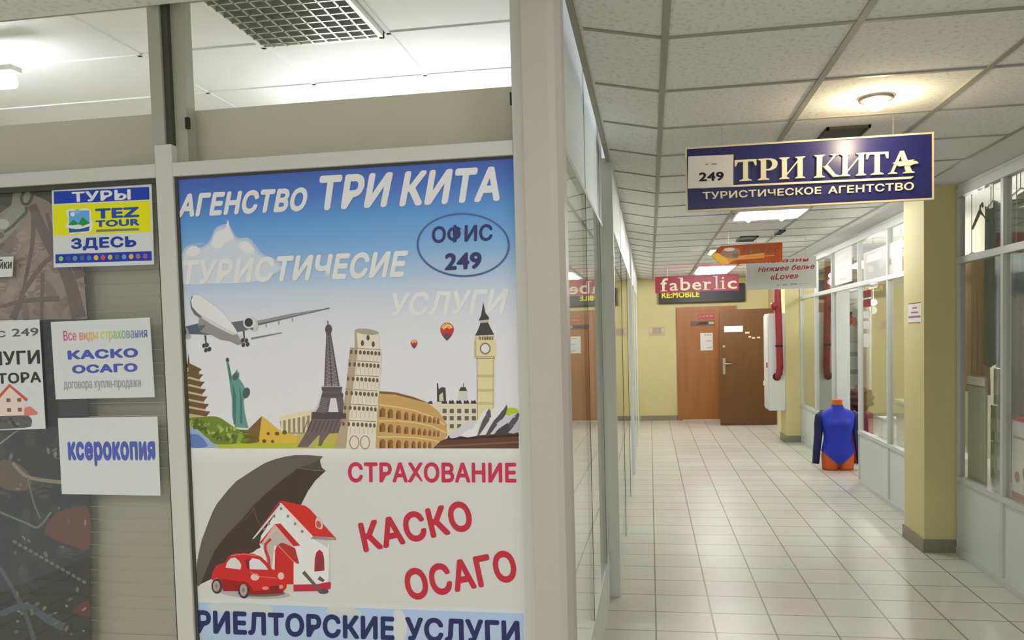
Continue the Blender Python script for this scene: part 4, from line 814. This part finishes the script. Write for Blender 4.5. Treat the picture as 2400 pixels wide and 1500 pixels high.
LY = 9.0
t = board('hanging_sign', 1.006, 1.71, 1.998, 2.325, LY, 0.02, 'white hanging sign with slanted crimson handwriting, partly behind the orange arrow', M['white'], None)
fn = rectmap((1.006, LY, 2.325), (0.704, 0, 0), (0, 0, -0.327)); CRM = (190, 52, 84)
lettering(t, (I1, 2, CRM, 'Магазин', ((.22, .02), (.90, .02), (.88, .16), (.20, .16)), 0.02), (I1, 2, CRM, 'Нижнее белье', ((.19, .27), (.985, .23), (.965, .40), (.17, .44)), 0.02), (I1, 2, CRM, '«Love»', ((.36, .50), (.76, .48), (.74, .68), (.34, .70)), 0.018), fn=fn, K=1.0)
lettering(t, (I1, 2, (110, 90, 96), 'офис 202 — —', ((.44, .84), (.90, .81), (.90, .88), (.44, .91)), 0.012), fn=fn, K=1.0)

# ------------------------------------------------------------------ end wall
t = thing('sign_box', (0.92, YB - 0.05, 2.1), 'black sign box with yellow letters on the end wall above the doors', 'sign')
finish('box', bx(0.178, 1.66, YB - 0.12, YB - 0.001, 2.105, 2.42, bev=0.006), M['black'], t)
fn = rectmap((0.178, YB - 0.121, 2.42), (1.482, 0, 0), (0, 0, -0.315)); pr = Print(fn, NY)
pr.poly(1, (30, 40, 66), R4(.42, .93, .06, .55)); pr.done('printed_sheet', M['ink'], t)
lettering(t, (I1, 2, (232, 222, 20), 'RE:MOBILE', T4(.03, .475, .36, .70), 0.035), fn=fn, K=1.0)
dr2 = thing('door_2', (0.99, YB, 0), 'orange wooden door in the yellow end wall', 'door', kind='structure')
finish('leaf', bx(0.56, 1.44, YB - 0.05, YB - 0.005, 0.012, 1.95), M['orangewood'], dr2)
bm = NB(); box(bm, 0.478, 0.56, YB - 0.06, YB - 0.002, 0.0, 2.03); box(bm, 1.44, 1.52, YB - 0.06, YB - 0.002, 0.0, 2.03); box(bm, 0.56, 1.44, YB - 0.06, YB - 0.002, 1.95, 2.03)
finish('frame', bm, M['orangewood'], dr2); finish('threshold', bx(0.56, 1.44, YB - 0.07, YB - 0.05, 0.0, 0.012), M['frame'], dr2)
def plate(name, x0, x1, z0, z1, y, m, label, cat, th=0.006, txt=None):
    t = thing(name, ((x0 + x1) / 2, y, z0), label, cat); finish('plate', bx(x0, x1, y - th, y, z0, z1), m, t)
    fn = rectmap((x0, y - th - 0.0005, z1), (x1 - x0, 0, 0), (0, 0, z0 - z1))
    if txt: lettering(t, *[(I1, 1, c, s, T4(*q), b) for s, c, q, b in txt], fn=fn, K=1.0)
    return t, fn
YD = YB - 0.051
plate('door_sign', 0.857, 1.135, 1.815, 1.90, YD, mat('red_plate', (176, 50, 56), 0.4), 'small red sign at the top of the orange door', 'sign', txt=[('офис № 204', (236, 200, 196), (.08, .92, .3, .72), .01)])
t, fn = plate('door_sign', 0.72, 1.137, 1.69, 1.775, YD, mat('brown_plate', (112, 78, 60), 0.4), 'narrow dark sign below the red one on the orange door', 'sign')
pr = Print(fn, NY); pr.poly(1, (54, 50, 50), [(.2, .75), (.45, .2), (.72, .2), (.72, .75)]); pr.poly(1, (196, 186, 176), R4(.76, .97, .2, .7)); pr.done('printed_sheet', M['ink'], t)
plate('paper_notice', 0.888, 1.105, 1.25, 1.56, YD, M['paper'], 'white paper notice on the orange door', 'notice', 0.002, [('— — —', (150, 146, 140), (.3, .9, .1, .14), .01), ('часы', (150, 146, 140), (.45, .9, .42, .5), .01), ('— —', (150, 146, 140), (.5, .9, .82, .86), .01)])
t, fn = plate('wall_plaque', -0.018, 0.272, 1.535, 1.70, YB, mat('plaque', (204, 186, 160), 0.5), 'small pinkish plaque on the yellow wall left of the orange door', 'plaque', 0.01)
pr = Print(fn, NY); pr.poly(1, (190, 164, 146), R4(.25, .78, .15, .85)); pr.ring(1, (150, 120, 100), .5, .5, .2, .3, .03); pr.ell(2, (222, 208, 170), .12, .4, .06, .18); pr.ell(2, (222, 208, 170), .88, .4, .06, .18); pr.done('printed_sheet', M['ink'], t)

# open brown door
bd = thing('open_door', (1.58, 14.27, 0), 'dark brown wooden door standing open across the right side of the corridor end', 'door')
finish('leaf', bx(1.148, 2.03, 14.25, 14.29, 0.006, 1.94, bev=0.003), M['brownwood'], bd)
bm = NB(); box(bm, 1.195, 1.24, 14.243, 14.25, 0.86, 1.13, bev=0.004); finish('lock_plate', bm, M['chrome'], bd)
hd = finish('handle', tube(NB(), [(1.217, 14.243, 1.04), (1.217, 14.20, 1.04), (1.235, 14.196, 1.04), (1.34, 14.196, 1.035)], 0.010, 10), M['chrome'], bd, True)
finish('keyhole_cover', tube(NB(), [(1.217, 14.25, 1.33), (1.217, 14.242, 1.33)], 0.022, 16), M['chrome'], bd)
for x in (0.25, 1.0, 1.7): finish('hinge', tube(NB(), [(2.036, 14.245, x), (2.036, 14.245, x + 0.1)], 0.008, 8), M['chrome'], bd)
plate('door_sign', 1.225, 1.53, 1.565, 1.665, 14.249, M['white'], 'blank white plate on the open brown door', 'sign')
for x, z, w_ in ((1.60, 1.545, .07), (1.64, 1.475, .04), (1.70, 1.455, .05), (1.78, 1.46, .05)):
    tag(finish('sticker', bx(x - w_ / 2, x + w_ / 2, 14.246, 14.249, z - .012, z + .016), M['creamrim']), 'small pale sticker on the upper right of the open brown door', 'sticker', 'stickers on the brown door')

# fire hose cabinet and its pipe, wall notice
cb = thing('wall_cabinet', (1.75, 12.25, 0.45), 'white metal wall cabinet on the side of the far yellow column', 'cabinet')
finish('body', bx(1.64, 1.861, 12.03, 12.48, 0.445, 1.808, bev=0.008), M['steel'], cb)
finish('door', bx(1.628, 1.639, 12.05, 12.46, 0.47, 1.785, bev=0.003), M['steel'], cb); finish('lock', bx(1.616, 1.628, 12.10, 12.14, 1.05, 1.12), M['redcloth'], cb); finish('hinge', tube(NB(), [(1.622, 12.43, 0.78), (1.622, 12.43, 0.85)], .012, 10), M['steel'], cb)
finish('grommet', tube(NB(), [(1.742, 12.032, 0.925), (1.742, 12.014, 0.925)], 0.055, 20), M['black'], cb)
pp = thing('red_pipe', (1.75, 11.95, 0.9), 'dark red pipe running down in front of the white wall cabinet', 'pipe')
finish('pipe', tube(NB(), [(1.745, 11.95, CEIL), (1.752, 11.95, 2.1), (1.768, 11.95, 1.5), (1.775, 11.955, 1.05), (1.765, 11.97, 0.97), (1.745, 12.03, 0.925)], 0.046, 14), M['redpipe'], pp, True)
finish('valve', tube(NB(), [(1.67, 11.95, 1.90), (1.75, 11.95, 1.92)], 0.055, 14), M['redpipe'], pp, True); finish('clamp', tube(NB(), [(1.765, 11.95, 1.34), (1.766, 11.95, 1.37)], 0.050, 14), M['black'], pp)
t = thing('paper_notice', (1.857, 6.29, 1.59), 'paper notice with red and purple lines on the near yellow column', 'notice')
finish('sheet', bx(1.8565, 1.858, 6.14, 6.436, 1.59, 1.738), M['paper'], t)
pr = Print(rectmap((1.856, 6.436, 1.738), (0, -0.296, 0), (0, 0, -0.148)), (-1, 0, 0))
for (a, b, v0, v1, cc) in ((.02, .98, .0, .035, (90, 70, 60)), (.35, .70, .2, .28, (180, 110, 130)), (.25, .78, .42, .5, (150, 130, 150)), (.05, .96, .62, .72, (168, 110, 130)), (.02, .95, .93, .98, (180, 50, 60))): pr.poly(1, cc, R4(a, b, v0, v1))
pr.done('printed_sheet', M['ink'], t)

# ------------------------------------------------------------------ mannequin
mx, my = 2.045, 9.66
mn = thing('mannequin_torso', (mx, my, 0), 'orange torso mannequin in a royal blue long sleeved bodysuit on the floor', 'mannequin')
PR = [(0.0, .165, .10, 0), (.06, .168, .108, 0), (.14, .172, .112, 0), (.20, .168, .108, 0), (.28, .150, .095, 0), (.34, .138, .088, 0), (.40, .142, .090, -.004), (.47, .152, .105, -.014), (.52, .158, .112, -.018), (.57, .168, .098, -.008), (.62, .180, .082, 0), (.645, .165, .072, .004), (.665, .120, .064, .006), (.682, .078, .058, .008), (.70, .058, .054, .008), (.74, .054, .052, .008), (.782, .056, .053, .006)]
def prof(z):
    for a, b in zip(PR, PR[1:]):
        if a[0] <= z <= b[0]: t = (z - a[0]) / (b[0] - a[0]); return [a[i] + (b[i] - a[i]) * t for i in (1, 2, 3)]
    return PR[-1][1:]
NS = 36
def rg(z, k=1.0, cleft=0.0):
    rx, ry, dy = prof(z); out = []
    for i in range(NS):
        a = 2 * math.pi * i / NS; ca, sa = math.cos(a), math.sin(a)
        e = 0.8; x = rx * math.copysign(abs(ca) ** e, ca); y = ry * math.copysign(abs(sa) ** e, sa) + dy
        if cleft: y *= 1 - cleft * math.exp(-(x / 0.022) ** 2)
        if sa < 0 and .42 < z < .60: y -= 0.026 * math.exp(-((z - .515) / .045) ** 2) * (math.exp(-((x - .075) / .05) ** 2) + math.exp(-((x + .075) / .05) ** 2))
        out.append(Vector((mx + x * k, my + y * k, z)))
    return out
ring_list = [rg(z, 1, cl) for z, cl in ((0.001, .75), (.03, .7), (.06, .55), (.09, .25), (.14, 0), (.2, 0), (.28, 0), (.34, 0), (.40, 0), (.47, 0), (.52, 0), (.57, 0), (.62, 0), (.645, 0), (.665, 0), (.682, 0), (.70, 0), (.74, 0), (.782, 0))]
finish('body', ring_loft(NB(), ring_list), M['skin'], mn, True)
bm = NB(); cols = []; zs = [.0, .05, .10, .15, .2, .26, .3, .34, .38, .42, .45, .48, .51, .54, .57, .60, .625, .645, .665, .682, .70, .725]
grid = []
for z in zs:
    r = []
    for i in range(NS):
        a = 2 * math.pi * i / NS; x = abs(math.cos(a)); z0 = .065 + .145 * (min(1, x * 1.05)) ** 0.9 if x > .12 else .065
        zz = z0 + (0.725 - z0) * (z / .725); p_ = rg(min(zz, .78), 1.055 if zz < .66 else 1.09)[i]; r.append(bm.verts.new(p_))
    grid.append(r)
for a, b in zip(grid, grid[1:]):
    for i in range(NS): bm.faces.new((a[i], a[(i + 1) % NS], b[(i + 1) % NS], b[i]))
finish('bodysuit', bm, M['lycra'], mn, True)
for s in (-1, 1):
    pts = [(mx + s * .145, my, .628), (mx + s * .185, my, .59), (mx + s * .198, my, .52), (mx + s * .205, my - .004, .40), (mx + s * .222, my - .01, .25), (mx + s * .238, my - .016, .07)]
    finish('sleeve', tube(NB(), pts, [.052, .058, .052, .046, .042, .038], 14, 0.75), M['sleeve'], mn, True)
t = thing('cloth_bundle', (2.4, 10.3, 0.55), 'dark brown and red bundle standing behind the blue mannequin in the doorway', 'bundle')
bm = NB(); bmesh.ops.create_icosphere(bm, subdivisions=4, radius=1.0)
for v in bm.verts:
    d = 1 + 0.12 * math.sin(9 * v.co.x + 3) * math.sin(8 * v.co.y) + 0.1 * math.sin(13 * v.co.z); v.co = Vector((2.42 + v.co.x * .14 * d, 10.25 + v.co.y * .16 * d, 0.74 + v.co.z * .15 * d))
finish('dark_top', bm, M['brownhair'], t, True)
finish('red_base', bx(2.30, 2.54, 10.08, 10.42, 0.0, 0.60, bev=0.04), M['redcloth'], t)
t = thing('standing_banner', (2.5, 10.5, 0.0), 'white banner with a person in red and blue bands in the doorway behind the mannequin', 'banner')
BXB = 2.62
finish('panel', bx(BXB, BXB + 0.02, 10.6, 12.3, 0.75, 2.12), M['white'], t); finish('foot', bx(BXB - 0.1, BXB + 0.14, 10.8, 12.1, 0.0, 0.03), M['rail'], t)
for y in (11.0, 11.9): finish('leg', bx(BXB + 0.002, BXB + 0.018, y, y + 0.03, 0.03, 0.75), M['rail'], t)
pr = Print(lambda a, b: onX(a, b, BXB - 0.001), (-1, 0, 0)); pr.T = (1760, 460, 3.947)
pr.poly(2, (150, 36, 52), [(885, 1110), (905, 1095), (940, 1105), (945, 1150), (920, 1200), (890, 1215), (880, 1160)], 3); pr.ell(3, (44, 32, 32), 925, 1083, 14, 18); pr.poly(2, (200, 120, 126), [(930, 1130), (975, 1125), (985, 1190), (940, 1200)], 2); pr.line(2, (140, 130, 128), [(905, 1225), (880, 1300)], 14); pr.ell(2, (90, 84, 84), 905, 1235, 13, 12)
pr.poly(1, (196, 200, 206), R4(835, 1000, 945, 1345)); pr.line(2, (150, 156, 170), [(860, 1345), (1000, 1350)], 6); pr.line(2, (150, 156, 160), [(870, 1015), (960, 990)], 12); 
pr.poly(1, (206, 216, 228), R4(835, 1000, 1345, 1440)); pr.poly(1, (140, 170, 190), R4(835, 1000, 1440, 1480)); pr.poly(1, (206, 216, 228), R4(835, 1000, 1480, 1600)); pr.poly(1, (140, 170, 190), R4(835, 1000, 1600, 1645)); pr.poly(1, (206, 214, 226), R4(835, 1000, 1645, 1760))
pr.done('printed_sheet', M['ink'], t)

# ------------------------------------------------------------------ goods behind the right glass
g = 'small bright spot lamps in the right shops'
for i, (a, c, wh) in enumerate(((2322, 635, 'above the blue shirt, nearest the right picture edge'), (2112, 572, 'just left of the near column'), (1948, 646, 'highest left one, towards the far column'), (2047, 709, 'lowest one, left of the near column'))):
    q = onX(a, c, 2.9); t = thing('spot_lamp', q, 'bright spot lamp in the right shop, ' + wh, 'spot lamp', g)
    bm = NB(); bmesh.ops.create_uvsphere(bm, u_segments=14, v_segments=8, radius=0.04); bmesh.ops.translate(bm, verts=bm.verts[:], vec=q); finish('bulb', bm, M['roomtube'], t, True)
    finish('stem', tube(NB(), [q + Vector((0, 0, .035)), Vector((q.x, q.y, 2.75))], .006, 8), M['wire'], t)
    l = bpy.data.lights.new('spot_lamp_light', 'POINT'); l.energy = 30; l.color = TUBE; l.shadow_soft_size = 0.05; o = bpy.data.objects.new('spot_lamp_light', l); COL.objects.link(o); o.location = q + Vector((-.02, 0, -.1))
def cloth(name, y0, y1, z0, z1, x, m, label, folds=6, amp=0.02, cat='garment', waist=0.0):
    c = Vector((x, (y0 + y1) / 2, z0)); t = thing(name, c, label, cat)
    finish('hanger_rod', tube(NB(), [(x, y0 + .02, z1 - .01), (x, (y0 + y1) / 2, z1 + .03), (x, y1 - .02, z1 - .01)], .006, 8), M['wire'], t); finish('hook', tube(NB(), [(x, c.y, z1 + .03), (x, c.y, 2.75)], .003, 6), M['wire'], t)
    bm = NB(); N, Mz = 40, 14; g = []
    for j in range(Mz + 1):
        f = j / Mz; z = z1 + (z0 - z1) * f; sc = 1 - waist * math.sin(math.pi * f) + 0.06 * f; r = []
        for i in range(N + 1):
            u = i / N; y = (y0 + y1) / 2 + (u - .5) * (y1 - y0) * sc
            r.append(bm.verts.new((x + amp * math.sin(u * folds * 2 * math.pi + f * 1.5) * (0.4 + 0.6 * f), y, z - 0.02 * math.cos(u * 9))))
        g.append(r)
    top = []
    for a, b in zip(g, g[1:]):
        for i in range(N): bm.faces.new((a[i], a[i + 1], b[i + 1], b[i]))
    bmesh.ops.solidify(bm, geom=bm.faces[:], thickness=0.004)
    finish('fabric', bm, m, t, True); return t
cloth('robe', 6.2, 6.75, 1.1, 2.06, 2.30, M['beige'], 'beige brown robe hanging behind the glass next to the near column')
cloth('shirt', 5.86, 6.12, 1.3, 2.36, 2.26, M['bluecloth'], 'blue patterned shirt hanging behind the near right glass', 4)
cloth('curtain', 5.30, 5.76, 1.0, 2.36, 2.24, M['greycloth'], 'grey cloth hanging behind the glass at the right picture edge', 5, cat='cloth')
cloth('scarf', 5.30, 5.52, 1.75, 2.0, 2.17, M['bluecloth'], 'blue scarf in front of the grey cloth at the right picture edge', 3)
t = thing('clothes_hanger', (2.2, 6.05, 2.2), 'dark clothes hanger behind the upper glass right of the near column', 'hanger')
finish('hook', tube(NB(), [(2.2, 6.05, 2.33), (2.2, 6.04, 2.37), (2.2, 6.01, 2.38), (2.2, 6.0, 2.35)], 0.006, 8), M['dark'], t, True); finish('bar', tube(NB(), [(2.2, 6.18, 2.23), (2.2, 6.05, 2.33), (2.2, 5.92, 2.25)], [.008, .012, .008], 8), M['dark'], t, True)
def display(name, x0, x1, y0, y1, z, label, legs=True):
    t = thing(name, ((x0 + x1) / 2, (y0 + y1) / 2, 0), label, 'shelf'); finish('board', bx(x0, x1, y0, y1, z - 0.02, z), M['rail'], t)
    for y in (y0 + .02, y1 - .05): 
        for x in (x0 + .01, x1 - .04): finish('leg', bx(x, x + .03, y, y + .03, 0.0, z - 0.02), M['rail'], t)
    return t
display('display_shelf', 2.12, 2.6, 4.4, 6.9, 0.53, 'long low display shelf behind the near right glass')
display('display_shelf', 2.12, 2.6, 7.0, 8.7, 0.50, 'low display shelf behind the glass beyond the near column')
t = thing('poster', (2.13, 5.9, 0.53), 'pale green poster with a white red lined header beside the near column', 'poster')
finish('board', bx(2.125, 2.135, 5.74, 6.045, 0.53, 1.232), M['bluepack'], t); finish('header', bx(2.118, 2.124, 5.74, 6.045, 1.165, 1.232), M['paper'], t)
pr = Print(rectmap((2.1175, 6.045, 1.232), (0, -0.305, 0), (0, 0, -0.067)), (-1, 0, 0)); pr.poly(1, (150, 60, 50), R4(0, 1, 0, .06)); pr.poly(1, (150, 60, 50), R4(0, 1, .9, 1)); pr.done('printed_lines', M['ink'], t)
gp = 'green packages on the near display shelf'
proto = None
for i, (y, z) in enumerate(((5.92, .53), (6.03, .53), (5.92, .78), (6.03, .78), (5.98, 1.03))):
    if proto is None:
        proto = thing('package', (2.36, y, z), '', 'package', gp); finish('box', bx(2.28, 2.44, y - .05, y + .05, z, z + .245, bev=.004), M['greenpack'], proto); finish('label_band', bx(2.276, 2.2798, y - .04, y + .04, z + .07, z + .16), M['bluepack'], proto); o = proto
    else:
        o = proto.copy(); COL.objects.link(o); o.location = (2.36, y, z)
        for ch in list(proto.children): c = ch.copy(); COL.objects.link(c); c.parent = o
    o['label'] = ('green package in the bottom row, nearest the mullion', 'green package in the bottom row next to the pale green poster', 'green package in the middle row, nearest the mullion', 'green package in the middle row next to the pale green poster', 'single green package topping the stack behind the near right glass')[i]
t = thing('poster', (2.12, 5.25, 0.54), 'white poster with red edges and a portrait behind the glass at right picture edge', 'poster')
finish('sheet', bx(2.112, 2.117, 4.95, 5.315, 0.545, 1.03), M['paper'], t)
pr = Print(rectmap((2.1115, 5.315, 1.03), (0, -0.365, 0), (0, 0, -0.485)), (-1, 0, 0))
pr.poly(1, (186, 60, 58), R4(0, 1, 0, .06)); pr.poly(1, (170, 52, 54), R4(0, 1, .93, 1)); pr.ell(1, (150, 118, 100), .75, .52, .16, .20); pr.poly(2, (176, 70, 66), [(.40, .62), (.6, .60), (.75, .75), (.6, .80), (.45, .76)], 3); pr.ell(2, (176, 80, 80), .2, .74, .09, .07); pr.poly(1, (206, 200, 150), R4(.4, 1, .82, .92)); pr.line(1, (150, 150, 156), [(.06, .26), (.5, .26)], .03)
pr.done('printed_sheet', M['ink'], t)
# beyond the near column
t = thing('display_cabinet', (2.4, 8.0, 0.5), 'white box cabinet standing on the shelf beyond the near column', 'cabinet')
finish('body', bx(2.26, 2.56, 7.75, 8.2, 0.50, 0.86, bev=.008), M['white'], t); finish('lid', bx(2.24, 2.58, 7.73, 8.22, 0.862, 0.90, bev=.008), M['palecloth'], t); finish('door', bx(2.253, 2.259, 7.78, 8.17, 0.53, 0.84), M['palecloth'], t)
cloth('garment', 8.25, 8.6, 0.7, 1.75, 2.5, M['greenpack'], 'olive green garment hanging behind the glass left of the white box cabinet', 4)
cloth('garment', 7.65, 8.0, 1.0, 1.6, 2.55, M['palecloth'], 'pale garment hanging above the white box cabinet', 3)
cloth('garment', 6.9, 7.15, 1.2, 1.75, 2.35, M['redcloth'], 'dark red garment behind the glass just left of the near column', 3)
cloth('garment', 6.9, 7.5, 0.6, 1.15, 2.45, M['palecloth'], 'low pale garment behind the glass just left of the near column', 5)
cloth('garment', 10.9, 11.5, 0.7, 1.9, 2.40, M['palecloth'], 'pale garment behind the glass between doorway and far column', 5)
t = thing('small_box', (2.3, 8.5, 0.5), 'small white carton on the shelf right behind the mannequin', 'carton')
finish('carton', bx(2.2, 2.34, 8.42, 8.6, 0.50, 0.68, bev=.004), M['white'], t); finish('flap', bx(2.195, 2.345, 8.40, 8.62, 0.682, 0.70), M['paper'], t)
# stickers and sheets on the right glass
g1 = 'small square stickers beside the doorway'
for i, (z, h, m, wrd) in enumerate(((1.90, .07, 'redcloth', 'dark red'), (1.81, .075, 'redcloth', 'lower red'), (1.70, .07, 'paper', 'upper white'), (1.60, .075, 'paper', 'middle white'), (1.45, .13, 'paper', 'largest white'))):
    tag(finish('sticker', bx(XR + 0.009, XR + 0.0118, 8.36, 8.64, z - h / 2, z + h / 2), M[m]), wrd + ' sticker in the column of stickers on the glass right of the doorway', 'sticker', g1)
def glass_sheet(y0, y1, z0, z1, label, inks):
    t = thing('paper_notice', (XR + 0.01, (y0 + y1) / 2, z0), label, 'notice'); finish('sheet', bx(XR + 0.008, XR + 0.0115, y0, y1, z0, z1), M['paper'], t)
    pr = Print(rectmap((XR + 0.0078, y1, z1), (0, y0 - y1, 0), (0, 0, z0 - z1)), (-1, 0, 0))
    for a, b, v0, v1, cc in inks: pr.poly(1, cc, R4(a, b, v0, v1))
    pr.done('printed_sheet', M['ink'], t)
glass_sheet(9.10, 9.90, 2.06, 2.43, 'white sheet with a pink band above the doorway of the right shop', ((.0, 1, .38, .5, (196, 150, 150)), (.2, .8, .14, .24, (190, 184, 180)), (.3, .7, .62, .72, (160, 160, 156)), (.3, .7, .84, .9, (150, 150, 150))))
glass_sheet(7.36, 8.62, 2.035, 2.30, 'wide white sheet standing in for a mirrored sign on the upper right glass beyond the column', ((.1, .5, .15, .4, (206, 186, 184)), (.15, .3, .55, .75, (150, 150, 146)), (.45, .6, .5, .75, (160, 160, 156)), (.7, .9, .5, .7, (170, 168, 164))))  # sheet drawn in place of a sign's reflection in the glass
